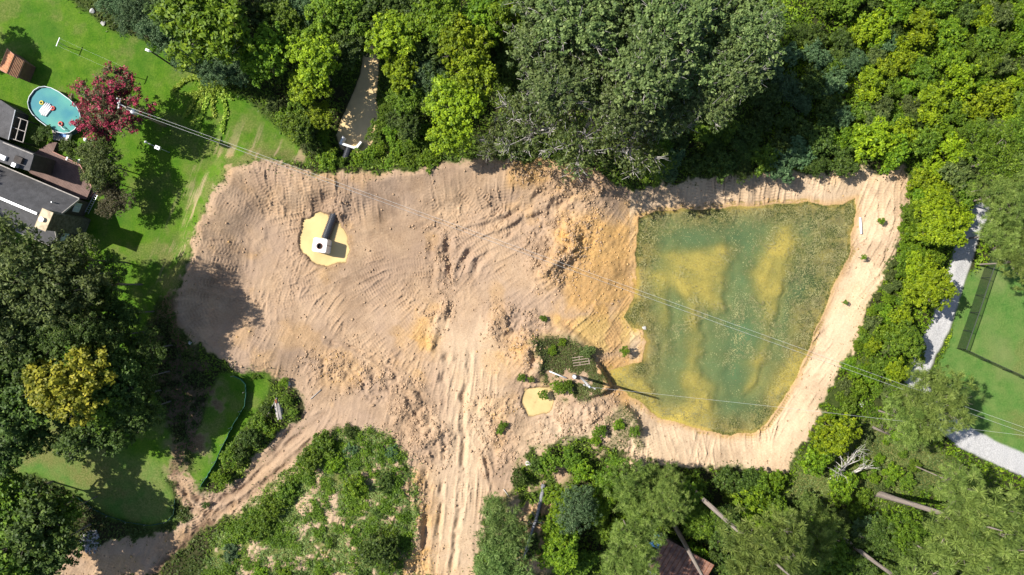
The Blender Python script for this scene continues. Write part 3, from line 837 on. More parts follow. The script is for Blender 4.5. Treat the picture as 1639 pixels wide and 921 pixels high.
PROTO = {}
def proto(kind, variants, bark, **kw):
    lim = {k: kw.pop(k) for k in ('r0', 'twigs', 'reach') if k in kw}
    lst = []
    for i in range(variants):
        cm, lc = crown_mesh(kind + "_crown", hash_(kind) + i, **kw)
        lst.append((cm, limbs_mesh(kind + "_limbs", hash_(kind) + i, lc, bark, **lim), trunk_mesh(kind + "_trunk", hash_(kind) + i, bark)))
    PROTO[kind] = lst
def hash_(s): return sum(ord(ch) * (i + 7) for i, ch in enumerate(s))
proto('clumpy', 3, BARK, lobes=14, puffs=380, leaves=22, leaf=0.040, puff_r=0.105, flat=0.75, up=1.0, aspect=0.6, r0=0.035)
proto('oak', 3, DEADWOOD, lobes=20, puffs=640, leaves=16, leaf=0.034, puff_r=0.085, flat=0.6, up=0.8, aspect=0.6, r0=0.030, twigs=6, reach=1.22, open_=0.16)
proto('sparse', 2, DEADWOOD, lobes=14, puffs=300, leaves=11, leaf=0.030, puff_r=0.095, flat=0.55, up=0.5, aspect=0.55, r0=0.034, twigs=9, reach=1.25)
proto('fine', 3, BARK, lobes=16, puffs=480, leaves=20, leaf=0.034, puff_r=0.10, flat=0.75, up=0.7, aspect=0.4, r0=0.03)
proto('pine', 2, PINEBARK, lobes=19, puffs=380, leaves=70, leaf=0.0085, puff_r=0.098, flat=0.75, needle=True, r0=0.028, twigs=4)
proto('shrub', 5, BARK, lobes=9, puffs=150, leaves=20, leaf=0.062, puff_r=0.16, flat=0.75, up=0.8, aspect=0.5, r0=0.03, twigs=1)
proto('round', 2, BARK, lobes=9, puffs=300, leaves=14, leaf=0.05, puff_r=0.12, flat=0.9, up=0.5, aspect=0.6, r0=0.03, twigs=1)
proto('feathery', 2, BARK, lobes=15, puffs=420, leaves=26, leaf=0.014, puff_r=0.13, flat=0.8, needle=True, r0=0.02, twigs=3)

PLANTS = []          # (root, label stem, category, photo px)
VAR = {}
def plant(kind, mat, px, py, r_px, hc, name, stem, cat, group, trunk_r=None, base=None, squash=None, seed=None):
    """crown centred on photo pixel (px, py) at height hc; trunk stands under it on the ground"""
    i = VAR.get(kind, 0); VAR[kind] = i + 1
    cm, lm, tm = PROTO[kind][i % len(PROTO[kind])]
    k = GSD * (ALT - hc) / ALT
    cx, cy = P(px, py, hc)
    R = r_px * k
    bx, by = (cx, cy) if base is None else P(*base)
    z = float(zat(bx, by))
    rr = random.Random(int(px * 13 + py * 7))
    root = empty(name, (bx, by, z))
    rz = rr.uniform(0, 6.28)
    tr = trunk_r if trunk_r else max(0.04, R * 0.035)
    woody = kind not in ('shrub', 'round')
    t = link("trunk" if woody else "stem", tm, root)
    t.scale = (tr, tr, max(hc - z - R * 0.3, hc * 0.4))
    dx, dy = cx - bx, cy - by
    if base is not None:
        hgt = max(hc - z - R * 0.2, 1)
        t.rotation_euler = Vector((dx, dy, hgt)).to_track_quat('Z', 'Y').to_euler()
        t.scale = (tr, tr, Vector((dx, dy, hgt)).length)
    c = link("crown" if woody else "foliage", cm, root, (dx, dy, hc - z))
    sq = squash if squash else rr.uniform(0.85, 1.1)
    c.scale = (R * rr.uniform(.92, 1.08), R * rr.uniform(.92, 1.08), R * sq)
    c.rotation_euler[2] = rz
    c.material_slots[0].link = 'OBJECT'
    c.material_slots[0].material = LEAF[mat]
    if woody:
        l = link("limb_frame", lm, root, (dx, dy, hc - z))
        l.scale = c.scale; l.rotation_euler[2] = rz
    PLANTS.append((root, stem, px, py))
    tag(root, None, cat, group)
    return root

T = lambda kind, mat, word, cat='tree', nm=None: dict(kind=kind, mat=mat, word=word, cat=cat, nm=nm)
KIND = {
 'A': T('clumpy', 'bright', 'bright green clumpy broadleaf tree', nm='broadleaf_tree'), 'Y': T('clumpy', 'yellow', 'yellow-green clumpy broadleaf tree', nm='broadleaf_tree'),
 'K': T('clumpy', 'dark', 'dark green broadleaf tree', nm='broadleaf_tree'), 'M': T('clumpy', 'mid', 'mid-green broadleaf tree', nm='broadleaf_tree'),
 'G': T('clumpy', 'gold', 'golden-leaved tree', nm='broadleaf_tree'),
 'O': T('oak', 'oak', 'tall grey-green oak crown', nm='oak_tree'), 'D': T('sparse', 'olive', 'half-bare oak with bleached branches', nm='oak_tree'),
 'L': T('fine', 'olive', 'fine-leaved olive-green tree', nm='olive_green_tree'), 'F': T('fine', 'dark', 'fine-leaved dark green tree', nm='fine_leaved_tree'),
 'B': T('fine', 'blue', 'grey-green feathery small tree', nm='feathery_tree'), 'Z': T('fine', 'bronze', 'bronze-leaved small tree', nm='bronze_tree'), 'C': T('fine', 'mid', 'fine-leaved fresh green tree', nm='fine_leaved_tree'),
 'P': T('pine', 'pine', 'light green pine', nm='pine_tree'), 'W': T('feathery', 'willow', 'pale feathery sapling', nm='feathery_sapling'),
 's': T('shrub', 'mid', 'mid-green shrub', 'shrub', 'shrub'), 'y': T('shrub', 'yellow', 'yellow-green shrub', 'shrub', 'shrub'), 'b': T('shrub', 'bright', 'bright green shrub', 'shrub', 'shrub'),
 'k': T('shrub', 'dark', 'dark green shrub', 'shrub', 'shrub'), 'u': T('shrub', 'blue', 'grey-green shrub', 'shrub', 'shrub'), 'o': T('shrub', 'olive', 'olive-green shrub', 'shrub', 'shrub'), 'r': T('round', 'dark', 'round clipped dark shrub', 'shrub', 'round_shrub'),
}
def put(code, px, py, r, hc, group, weed=False, **kw):
    d = KIND[code]
    if weed: d = dict(d, nm='weed_clump', word=d['word'].replace('shrub', 'weed clump'), cat='weed')
    return plant(d['kind'], d['mat'], px, py, r, hc, d['nm'], d['word'], d['cat'], group, **kw)

UL = "trees of the upper left wood"
for a in [('B',190,8,26,3),('B',228,22,30,3.5),('B',262,52,34,4),('B',205,40,20,2.5),('B',300,92,30,3.5),('A',345,35,78,9),('K',290,20,40,6),('B',345,118,26,3),('B',378,112,30,3.5),('K',425,20,40,6),('M',450,35,36,6),('B',485,25,32,5),
          ('A',430,85,40,7),('A',412,110,26,5),('A',465,70,26,6),('Y',505,100,42,7.5),('Y',498,142,34,5),('A',515,60,30,6),('K',555,70,40,5),('M',570,30,42,6),('K',620,15,45,6),('Y',630,62,38,7),('Y',640,118,28,6),
          ('A',705,25,45,9),('Y',742,72,42,9),('Y',760,112,40,9),('Y',730,165,44,8),('Y',720,215,34,6.5),('K',680,80,40,5),('B',685,120,28,5),('K',700,140,34,4),('A',770,40,38,8),('A',800,20,42,8),('M',655,160,32,4),('K',650,200,28,3),('C',622,175,18,2.2),('A',530,8,40,7),
          ('K',790,100,40,5),('C',815,60,34,6),('M',480,205,26,2.6),('Y',515,185,22,3.5)]:
    put(*a, UL)
OK_ = "tall oaks above the pond"
for a in [('O',866,75,54,12.5),('O',925,40,62,16),('O',1000,45,62,14.5),('O',1075,38,66,18),('O',1152,25,66,15.5),('O',1212,55,46,17),('O',890,142,50,15),('O',958,112,58,13),('O',1036,115,62,18),('O',1115,108,58,14),('O',1182,108,48,16),('O',1000,178,50,15),('O',1068,182,44,12),('O',1135,172,36,14),('O',1105,-30,70,16),('O',980,-30,70,16),('O',870,-10,60,14),
          ('D',850,205,62,9),('D',935,215,66,10),('D',1010,225,62,10),('C',1040,262,36,6),('D',800,225,36,6)]:
    put(*a, OK_)
RT = "shrubs and saplings right of the oaks"
rs = random.Random(11)
cands = []
def scatter(poly, n, rmin, rmax, codes, group, hk=0.55, gap=0.75, weed=False):
    pl = np.array(poly, float); lo, hi = pl.min(0), pl.max(0)
    got = []
    for _ in range(n * 60):
        if len(got) >= n: break
        x, y = rs.uniform(lo[0], hi[0]), rs.uniform(lo[1], hi[1])
        ins = False
        for k in range(len(pl)):
            (ax, ay), (bx, by) = pl[k], pl[(k + 1) % len(pl)]
            if (ay > y) != (by > y) and x < (bx - ax) * (y - ay) / (by - ay) + ax: ins = not ins
        r = rs.uniform(rmin, rmax)
        if not ins or any((x - q[0]) ** 2 + (y - q[1]) ** 2 < (gap * (r + q[2])) ** 2 for q in got): continue
        got.append((x, y, r))
        put(rs.choice(codes), x, y, r, max(0.35, r * GSD * hk), group, weed=weed)
    return got
scatter([(1215,120),(1290,40),(1370,60),(1345,190),(1360,265),(1210,275),(1060,285),(1040,240),(1130,210),(1200,190)], 40, 17, 28, 'kkuksFB', RT, 0.7, 0.62)
scatter([(1290,-20),(1660,-20),(1660,220),(1560,260),(1460,215),(1380,200),(1365,60)], 66, 15, 29, 'sysbobuskosy', RT, 0.7, 0.58)
for a in [('y',1390,225,34,2.5),('b',1425,245,28,2),('b',1345,225,20,1.6),('y',1440,215,24,2)]: put(*a, RT)
SG = "trees along the gravel drive"
scatter([(1470,225),(1560,240),(1560,330),(1500,400),(1470,440),(1450,400),(1470,320),(1465,270)], 18, 17, 28, 'bysbyo', SG, 0.8, 0.6)
for a in [('Y',1504,368,38,5),('Y',1490,330,30,4),('Y',1486,462,36,5),('y',1465,430,24,2.5),('Y',1462,472,20,2.5),('y',1440,505,18,1.8),('M',1440,545,28,3),('y',1434,592,20,2.2),('C',1600,255,52,8),('P',1590,300,38,7),('P',1620,310,50,9),('P',1612,375,46,7),('P',1635,420,44,8),('C',1632,225,40,8),('C',1570,225,34,5),('P',1488,640,54,7),('P',1450,672,44,6.5),('C',1435,640,26,4)]:
    put(*a, SG)
scatter([(1455,300),(1475,330),(1440,440),(1410,500),(1390,560),(1350,640),(1335,620),(1395,490),(1440,380)], 30, 7, 14, 'osbob', SG, 0.6, 0.7, weed=True)
scatter([(1400,520),(1440,480),(1470,560),(1430,620),(1380,640),(1350,660),(1370,600)], 26, 9, 18, 'sobyb', SG, 0.6, 0.66)
LP = "trees below the pond"
for a in [('Y',1335,695,34,3),('b',1300,735,26,2),('b',1318,722,22,2),('b',1345,775,26,2),('k',1195,772,24,1.6),('k',1160,765,20,1.6),('s',1215,785,24,2),('b',1240,770,18,1.5),('P',1060,775,36,5),('P',1010,775,40,6),('C',985,760,34,5),('A',960,800,30,4),('A',898,800,28,3.5),('A',892,850,30,4),('A',900,880,34,4),('B',922,812,36,7),('s',880,740,20,1.4),('s',912,735,18,1.3),('b',930,752,20,1.6),('k',858,742,12,.9),('r',829,764,15,1.1),('M',1090,800,30,5),('b',1000,830,24,2),('W',805,850,42,6),('W',800,905,46,6),('W',790,810,22,3),('K',1150,840,34,5),('C',1120,830,30,5),('b',1200,810,30,3),('M',1240,830,30,4)]:
    put(*a, LP)
put('P', 1012, 862, 46, 10, LP); put('P', 1065, 805, 38, 9, LP); put('P', 1005, 915, 42, 10, LP)
put('P', 1215, 880, 72, 20, LP, base=(1093, 771), trunk_r=0.34)
put('P', 1290, 845, 46, 10, LP); put('P', 1255, 930, 58, 13, LP)
put('P', 1160, 985, 60, 19, LP, base=(1080, 842), trunk_r=0.30)
put('P', 1545, 835, 72, 19, LP, base=(1403, 790), trunk_r=0.42)
put('P', 1625, 835, 56, 12, LP); put('P', 1600, 890, 62, 13, LP); put('P', 1510, 900, 50, 12, LP); put('P', 1470, 950, 60, 18, LP, base=(1340, 856), trunk_r=0.3); put('P', 1530, 775, 36, 9, LP)
for a in [('K',1405,860,36,5),('K',1370,895,34,4),('C',1440,845,34,5),('M',1325,890,36,5),('K',1450,900,40,5),('M',1285,895,30,4),('B',1390,850,26,4),('K',1180,910,30,4),('k',1480,830,22,1.8)]: put(*a, LP)
scatter([(1370,690),(1430,690),(1470,740),(1440,790),(1330,840),(1290,800),(1350,800)], 22, 7, 15, 'sbbo', LP, 0.5, 0.8, weed=True)
scatter([(890,780),(1000,765),(1060,830),(1000,925),(900,925)], 16, 12, 22, 'sobs', LP, 0.7, 0.65)
scatter([(1100,760),(1270,770),(1330,830),(1480,925),(1100,925)], 30, 14, 26, 'ksbkb', LP, 0.6, 0.62)
HL = "trees around the house"
for a in [('L',40,450,84,13),('F',232,560,36,7),('K',235,655,34,6),('L',20,510,60,12),('F',110,520,50,12),('K',80,620,44,9),('F',228,605,36,7),('K',-20,600,60,11),('K',0,680,46,10),('F',140,500,46,10),('K',180,690,36,7),('L',120,415,44,11),('L',110,455,66,12),('L',-10,420,60,13),('F',172,455,46,8),('K',196,502,34,7.5),('G',128,610,62,11),('K',185,590,48,9),('K',40,560,60,11),('F',205,640,42,8),('K',90,540,46,11),('K',130,690,46,8),('K',30,650,56,11),('K',-5,720,46,9),('K',60,700,30,8),('K',160,540,42,10),('M',170,650,36,9),
          ('K',55,830,62,8),('M',15,800,52,8),('K',90,870,48,7),('M',20,890,60,8),('M',105,820,32,6.5),('L',165,262,40,4.5),('Z',188,322,30,3.2),('L',178,292,22,3),('b',152,406,13,1.2),('k',76,214,13,1.0),('k',64,222,10,1.0),('L',-235,262,60,12),('L',-225,340,56,12),('K',-180,12,44,9)]:
    put(*a, HL)
put('r', 114, 236, 16, 1.2, HL)
MD = "weedy shrubs on the sandy mound"
scatter([(505,705),(560,690),(615,705),(650,750),(650,830),(640,921),(350,921),(400,825),(470,755)], 80, 5, 16, 'ssbbuk', MD, 0.55, 0.85, weed=True)
for a in [('s',500,735,20,1.4),('s',520,712,22,1.4),('b',535,740,18,1.2),('k',610,880,32,1.8),('b',572,775,20,1.4),('k',618,770,16,1.2),('s',460,790,20,1.3),('s',440,810,22,1.4),('s',420,840,20,1.2),('s',400,850,18,1.2)]: put(*a, MD, weed=True)
CB = "shrubs around the creek mouth"
scatter([(600,200),(680,190),(720,230),(690,262),(640,272),(560,270),(520,262),(540,250),(590,250)], 24, 11, 20, 'sbbs', CB, 0.75, 0.6)
scatter([(430,150),(500,170),(535,230),(520,262),(490,240),(450,200)], 16, 8, 17, 'oskb', CB, 0.6, 0.65)
IS = "small shrubs by the pond"
for a in [('b',900,548,7,.5),('b',884,561,8,.6),('s',870,632,9,.5),('s',905,620,14,.8),('b',890,618,10,.6),('b',1000,562,8,.5),('o',940,562,12,.5),('b',990,680,9,.6),('s',960,690,12,.8),('s',1015,690,10,.8),('b',952,705,10,.6),('s',870,510,6,.4),('s',855,545,8,.4),('s',835,605,7,.4),('s',850,607,6,.4),('b',1382,412,5,.4),('b',1410,354,6,.5),('s',1353,484,4,.3),('s',805,680,7,.6),('s',800,690,6,.5),
          ('s',370,730,18,1.2),('k',400,700,18,1.2),('s',415,680,16,1),('b',355,765,14,1),('k',385,725,14,1),('b',435,690,10,.8),('s',460,640,9,.6),('b',455,612,8,.5),('s',410,600,9,.4),('s',470,660,8,.5),('k',425,655,9,.7),('k',330,808,6,.4)]: put(*a, IS, weed=True)

# pink-flowering tree by the pool
def flowering_tree():
    r = plant('fine', 'bronze', 190, 178, 55, 4.2, 'flowering_tree', None, 'tree', None)
    PLANTS.pop()
    crown = [c for c in r.children if c.name.startswith("crown")][0]
    rg = np.random.default_rng(77)
    n = 520
    src = np.empty(len(crown.data.vertices) * 3, np.float32); crown.data.vertices.foreach_get("co", src)
    src = src.reshape(-1, 3); src = src[src[:, 2] > 0.0]
    pc = src[rg.integers(0, len(src), n)] * 1.04 + np.array([0, 0, .03])
    idx = np.repeat(np.arange(n), 16)
    c_ = pc[idx] + rg.normal(size=(len(idx), 3)) * 0.032
    v, f = leaf_quads(c_, unit(rg, len(idx), 1.0), 0.022 * rg.uniform(.7, 1.4, len(idx)), rg, 0.7)
    tint = np.clip(np.repeat(rg.uniform(0.1, .9, n), 16) + rg.normal(size=len(idx)) * .15, 0, 1)
    o = link("blossom", mesh_np("blossom", v, f, [LEAF['pink']], {"tint": ('FLOAT', np.repeat(tint, 4))}), r, crown.location)
    o.scale = crown.scale; o.rotation_euler = crown.rotation_euler
    o["kind"] = "stuff"
    tag(r, "pink-flowering tree between the oval pool and the utility pole", "tree")
flowering_tree()

# low growth that nobody could count
def groundcover(name, weight, count, size, hmax, mat, label, seed, needle=False):
    r = np.random.default_rng(seed)
    wt = np.clip(weight, 0, None)
    pk = r.choice(NX * NY, count, p=(wt / wt.sum()).ravel())
    x = GX.ravel()[pk] + r.uniform(-.1, .1, count); y = GY.ravel()[pk] + r.uniform(-.1, .1, count)
    clump = (hf.ravel()[pk]) ** 1.5
    z = zat(x, y) + 0.03 + clump * hmax * r.uniform(0.4, 1.0, count)
    nrm = r.normal(size=(count, 3)) * 0.6 + np.array([0, 0, 1.0])
    v, f = leaf_quads(np.stack([x, y, z], -1), nrm, size * r.uniform(.6, 1.4, count), r, 0.4)
    tint = np.clip(tf.ravel()[pk] + r.normal(size=count) * 0.18, 0, 1)
    return tag(link(name, mesh_np(name, v, f, [mat], {"tint": ('FLOAT', np.repeat(tint, 4))})), label, None, None, "stuff")
hf = fbm(2.4, 83, 4, 0.6); tf = fbm(3.0, 84, 4, 0.6)
woods = np.clip(1 - m_lawn - m_park - m_mead - m_mound - GRAVEL * 3, 0, 1) * (d_soil > 0.1) * (m_soil < 0.4) * (d_creek > 0.2) * (np.abs(GX) < 73)
right = GX > P(1230, 0)[0]
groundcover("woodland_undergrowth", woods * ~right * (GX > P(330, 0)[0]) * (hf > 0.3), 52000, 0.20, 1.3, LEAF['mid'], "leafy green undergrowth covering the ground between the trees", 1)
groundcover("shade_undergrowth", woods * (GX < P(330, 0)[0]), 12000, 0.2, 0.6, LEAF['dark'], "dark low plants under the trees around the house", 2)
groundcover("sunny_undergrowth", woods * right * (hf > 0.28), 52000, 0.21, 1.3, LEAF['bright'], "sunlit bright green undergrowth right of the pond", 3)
groundcover("mound_weeds", m_mound * (1 - 0.85 * mound_bare) * (hf > .35), 22000, 0.12, 0.5, LEAF['willow'], "low green weeds growing in patches on the sandy mound", 4)
sv = (hf, tf); hf, tf = fbm(1.5, 85, 4, 0.65), fbm(1.2, 86, 4, 0.65)
groundcover("mound_bramble", m_mound * (1 - 0.9 * mound_bare) * sstep(.45, .6, hf), 24000, 0.13, 0.9, LEAF['mid'], "darker leafy brambles tufted over the sandy mound", 14)
hf, tf = sv
groundcover("meadow_weeds", m_mead, 15000, 0.14, 0.35, LEAF['olive'], "dry grass and weeds below the pond", 5)
groundcover("bank_weeds", np.clip(inside(ISLAND, .5) + 0.5 * inside(KNOB, .5), 0, 1) * (1 - m_soil) + 0.04 * sstep(1.6, 0.2, np.abs(d_soil)) * (d_pond > 1), 7000, 0.13, 0.3, LEAF['olive'], "thin weeds along the edges of the bare soil", 6)

# ------------------------------------------------------------------ house and yard
SHINGLE = simple("asphalt_shingle", (0.085, 0.083, 0.086), 0.9, 0.25, 1.2, bump=0.6)
SIDING = simple("dark_siding", (0.075, 0.065, 0.055), 0.85, 0.25, 1.5)
WHITE = simple("white_paint", (0.74, 0.74, 0.74), 0.5, 0.08, 2.0)
METAL = simple("galvanised_metal", (0.50, 0.51, 0.53), 0.45, 0.12, 3.0, metal=0.4)
GLASS = simple("window_glass", (0.55, 0.62, 0.70), 0.15, 0.15, 0.8, spec=0.8)
STONE = simple("mossy_stone", (0.115, 0.11, 0.085), 0.95, 0.55, 2.6, bump=1.0)
CAPMAT = simple("rusty_cap", (0.52, 0.42, 0.28), 0.7, 0.35, 1.6)
DECK = simple("red_brown_boards", (0.165, 0.105, 0.088), 0.8, 0.25, 1.0)
RAILM = simple("faded_red_rail", (0.40, 0.20, 0.15), 0.7, 0.2, 2.0)
DARKW = simple("dark_timber", (0.06, 0.05, 0.045), 0.85, 0.3, 2.0)
CONC = simple("white_concrete", (0.70, 0.69, 0.68), 0.85, 0.08, 1.5)
RUSTY = simple("rust", (0.20, 0.075, 0.035), 0.85, 0.4, 5.0)
BLACKP = simple("black_plastic", (0.035, 0.038, 0.048), 0.35, 0.25, 3.0, spec=0.5)
HOLE = simple("hole_shade_and_soil", (0.01, 0.008, 0.007), 0.9, 0.1, 2.0)  # near-black: shade painted into the riser hole, and the soil in the pots
GREYW = simple("weathered_board", (0.36, 0.33, 0.30), 0.85, 0.3, 3.0, bump=0.4)
POLEW = simple("pole_timber", (0.30, 0.235, 0.175), 0.85, 0.25, 3.0)
BLUE = simple("blue_tarp", (0.06, 0.20, 0.50), 0.5, 0.15, 1.5)
TEAL = simple("teal_silt_fabric", (0.05, 0.17, 0.13), 0.7, 0.2, 2.0)
YEL = simple("yellow_plastic", (0.55, 0.45, 0.06), 0.4, 0.1, 2.0)
RED = simple("red_plastic", (0.50, 0.06, 0.04), 0.4, 0.1, 2.0)
BLKMETAL = simple("black_metal", (0.02, 0.024, 0.024), 0.5, 0.2, 2.0)

def ribbed(name, a, b, scale, rust=0.5):
    m, t = newmat(name)
    tc = N(t, "ShaderNodeTexCoord")
    n = noise(t, 1.3, 4, 0.65, tc.outputs['Object'])
    c = ramp(t, n, [(0.35, a), (0.65, b)])
    p = N(t, "ShaderNodeBsdfPrincipled"); p.inputs['Roughness'].default_value = 0.65
    t.links.new(c, p.inputs['Base Color'])
    o = N(t, "ShaderNodeOutputMaterial"); t.links.new(p.outputs[0], o.inputs[0])
    return m
ORANGE_ROOF = ribbed("orange_roof_sheet", (0.50, 0.20, 0.085), (0.62, 0.32, 0.15), 1)
RUST_ROOF = ribbed("rusted_roof_sheet", (0.10, 0.05, 0.042), (0.30, 0.155, 0.10), 1)

HO = np.array([-58.8, 8.7]); HU = np.array([0.921, -0.391]); HV = np.array([0.391, 0.921])
HZ = math.atan2(HU[1], HU[0])
g0 = float(zat(HO[0], HO[1]))
house = empty("house", (HO[0], HO[1], g0), HZ)          # local x runs along the ridge, origin at the gable wall
tag(house, "dark house with grey shingle roof and tall mossy chimney at left edge", "house")
RZ, EZ, VL, VR, UL_ = 6.2, 3.0, -3.7, 3.4, -24.0
wall = MB()
wall.add([(UL_, VL + .3, 0), (0, VL + .3, 0), (0, VR - .3, 0), (UL_, VR - .3, 0), (UL_, VL + .3, EZ + .2), (0, VL + .3, EZ + .2), (0, VR - .3, EZ + .2), (UL_, VR - .3, EZ + .2), (UL_, 0, RZ - .12), (0, 0, RZ - .12)],
         [(0, 1, 5, 4), (1, 2, 6, 9, 5), (2, 3, 7, 6), (3, 0, 4, 8, 7)])
wall.build("wall", SIDING, house)
rf = MB().quad((UL_, 0, RZ), (0.35, 0, RZ), (0.35, VR, EZ), (UL_, VR, EZ), 0.16).build("roof", SHINGLE, house)
MB().quad((UL_, 0.001, RZ), (0.35, 0.001, RZ), (0.35, VL, EZ), (UL_, VL, EZ), 0.16).build("roof", SHINGLE, house)
MB().box((-7.5, 0, RZ + 0.05), (11.5, 0.28, 0.07)).build("ridge_cap", METAL, rf)
MB().box((UL_ / 2, VR + 0.07, EZ - 0.08), (-UL_ + .7, 0.13, 0.13)).build("gutter", GREYW, house)
MB().box((UL_ / 2, VL - 0.07, EZ - 0.08), (-UL_ + .7, 0.13, 0.13)).build("gutter", GREYW, house)
for sgn, e in ((1, VR), (-1, VL)):
    MB().quad((0.36, 0, RZ + .03), (0.46, 0, RZ + .03), (0.46, e, EZ + .03), (0.36, e, EZ + .03), 0.28).build("bargeboard", GREYW, house)
for vv in (2.15, -2.2):
    wn = MB().box((0.06, vv, 2.15), (0.1, 1.25, 1.3)).build("window", WHITE, house)
    for dy in (-.29, .29):
        for dz in (-.3, .3):
            MB().box((0.12, vv + dy, 2.15 + dz), (0.04, 0.5, 0.52)).build("pane", GLASS, wn)
MB().box((0.12, -2.2, 0.9), (0.2, 2.0, 0.1)).build("ledge", DARKW, house)
MB().box((0.47, -0.07, 3.9), (1.25, 2.3, 7.8)).build("chimney", STONE, house)
cap = MB().box((0.47, -0.07, 7.86), (1.5, 2.55, 0.12)).build("chimney_cap", CAPMAT, house)
MB().tube([(0.35, -0.1, 7.9), (0.35, -0.1, 8.25)], 0.3, 12).build("flue", METAL, cap)
MB().tube([(-1.5, 1.9, 4.3), (-1.5, 1.9, 5.0)], 0.07, 8).build("vent_pipe", METAL, rf)

def local(o, px, py, h):
    x, y = P(px, py, h)
    d = np.array([x - o.location.x, y - o.location.y]); a = o.rotation_euler[2]
    return (d[0] * math.cos(a) + d[1] * math.sin(a), -d[0] * math.sin(a) + d[1] * math.cos(a))
def ppoly(pts, h): return [P(a, b, h) for a, b in pts]

wing = empty("house_wing", (*P(20, 250), g0)); wx, wy = P(20, 250)
tag(wing, "flat-roofed dark wing between the deck and the main house roof", "house")
rel = lambda pts, h, o: [(x - o.location.x, y - o.location.y) for x, y in ppoly(pts, h)]
WP = [(-90, 190), (4, 228), (52, 247), (45, 272), (18, 264), (-90, 225)]
MB().prism(rel(WP, 5.2, wing), -0.2, 5.0).build("wall", SIDING, wing)
MB().prism(rel([(-90, 188), (4, 226), (54, 246), (46, 274), (18, 266), (-90, 227)], 5.2, wing), 5.0, 5.18).build("roof", SHINGLE, wing)
q = rel([(4, 228), (52, 247)], 5.3, wing)
MB().tube([(q[0][0], q[0][1], 5.25), (q[1][0], q[1][1], 5.25)], 0.08, 6).build("gutter", GREYW, wing)
for (a, b, sx, sy, hh, mt, nm) in ((3, 252, .9, .6, .3, WHITE, "skylight"), (30, 256, 1.0, .8, .45, DARKW, "roof_hatch"), (25, 265, .5, .5, .7, METAL, "roof_vent")):
    c = rel([(a, b)], 5.4, wing)[0]
    MB().box((c[0], c[1], 5.18 + hh / 2), (sx, sy, hh), HZ).build(nm, mt, wing)

out = empty("garden_outbuilding", (*P(5, 195), g0)); tag(out, "grey-roofed outbuilding at the left edge below the pool", "outbuilding")
OP = [(-60, 140), (2, 163), (22, 177), (12, 222), (-60, 195)]
MB().prism(rel(OP, 2.8, out), -0.2, 2.7).build("wall", SIDING, out)
MB().prism(rel([(-60, 138), (2, 161), (24, 176), (13, 224), (-60, 197)], 2.8, out), 2.7, 2.85).build("roof", SHINGLE, out)
q = rel([(24, 176), (13, 224)], 2.85, out); MB().tube([(q[0][0], q[0][1], 2.86), (q[1][0], q[1][1], 2.86)], 0.07, 6).build("roof_edge", METAL, out)

perg = empty("pergola", (*P(30, 207), g0)); tag(perg, "dark timber pergola frame beside the grey outbuilding", "pergola")
for a, b in ((22, 186), (44, 194), (12, 220), (36, 228)):
    c = rel([(a, b)], 2.4, perg)[0]; MB().box((c[0], c[1], 1.15), (.14, .14, 2.4), HZ).build("post", DARKW, perg)
for p0, p1 in (((22, 186), (12, 220)), ((44, 194), (36, 228)), ((33, 190), (24, 224))):
    q = rel([p0, p1], 2.45, perg); MB().tube([(*q[0], 2.42), (*q[1], 2.42)], .075, 4).build("beam", GREYW, perg)
for t_ in (0, .5, 1):
    p0 = (22 - 10 * t_, 186 + 34 * t_); p1 = (44 - 8 * t_, 194 + 34 * t_)
    q = rel([p0, p1], 2.55, perg); MB().tube([(*q[0], 2.55), (*q[1], 2.55)], .05, 4).build("rafter", GREYW, perg)

deck = empty("timber_deck", (*P(95, 270), g0)); tag(deck, "red-brown timber deck between the house and the dark shrubs", "deck")
DP = [(46, 250), (80, 228), (92, 228), (84, 243), (128, 264), (147, 300), (138, 319), (117, 317), (50, 280), (40, 268)]
dz = 0.75
MB().prism(rel(DP, dz, deck), -0.3, dz - 0.05).build("substructure", DARKW, deck)
# boards laid side by side, cut to the outline
dp = np.array(rel(DP, dz, deck)); ca, sa = math.cos(HZ), math.sin(HZ)
rot = np.stack([dp[:, 0] * ca + dp[:, 1] * sa, -dp[:, 0] * sa + dp[:, 1] * ca], -1)
bd = MB()
u = rot[:, 0].min()
while u < rot[:, 0].max():
    m_ = u + 0.09; xs_ = []
    for k in range(len(rot)):
        (ax, ay), (bx, by) = rot[k], rot[(k + 1) % len(rot)]
        if (ax > m_) != (bx > m_): xs_.append(ay + (by - ay) * (m_ - ax) / (bx - ax))
    xs_.sort()
    for k in range(0, len(xs_) - 1, 2):
        c_ = (m_, (xs_[k] + xs_[k + 1]) / 2)
        bd.box((c_[0] * ca - c_[1] * sa, c_[0] * sa + c_[1] * ca, dz), (0.165, xs_[k + 1] - xs_[k], 0.05), HZ)
    u += 0.185
o = bd.build("board_field", DECK, deck); o["kind"] = "stuff"
for seg in (((84, 243), (128, 264)), ((128, 264), (146, 298))):
    q = rel(seg, 1.6, deck)
    L = MB().tube([(*q[0], 1.68), (*q[1], 1.68)], 0.07, 4).build("handrail", RAILM, deck)
    for i in range(6):
        t_ = i / 5; x = q[0][0] + (q[1][0] - q[0][0]) * t_; y = q[0][1] + (q[1][1] - q[0][1]) * t_
        MB().box((x, y, 1.2), (.08, .08, .9), HZ).build("baluster", RAILM, deck)
for i in range(3):
    c = rel([(143 + i * 3, 306 + i * 2)], 0.5, deck)[0]; MB().box((c[0], c[1], 0.5 - i * .18), (.3, 1.3, .08), HZ - .3).build("step", RAILM, deck)
post = rel([(107, 254)], 1.7, deck)[0]; MB().box((post[0], post[1], 1.3), (.2, .45, 1.0), HZ).build("newel_post", WHITE, deck)

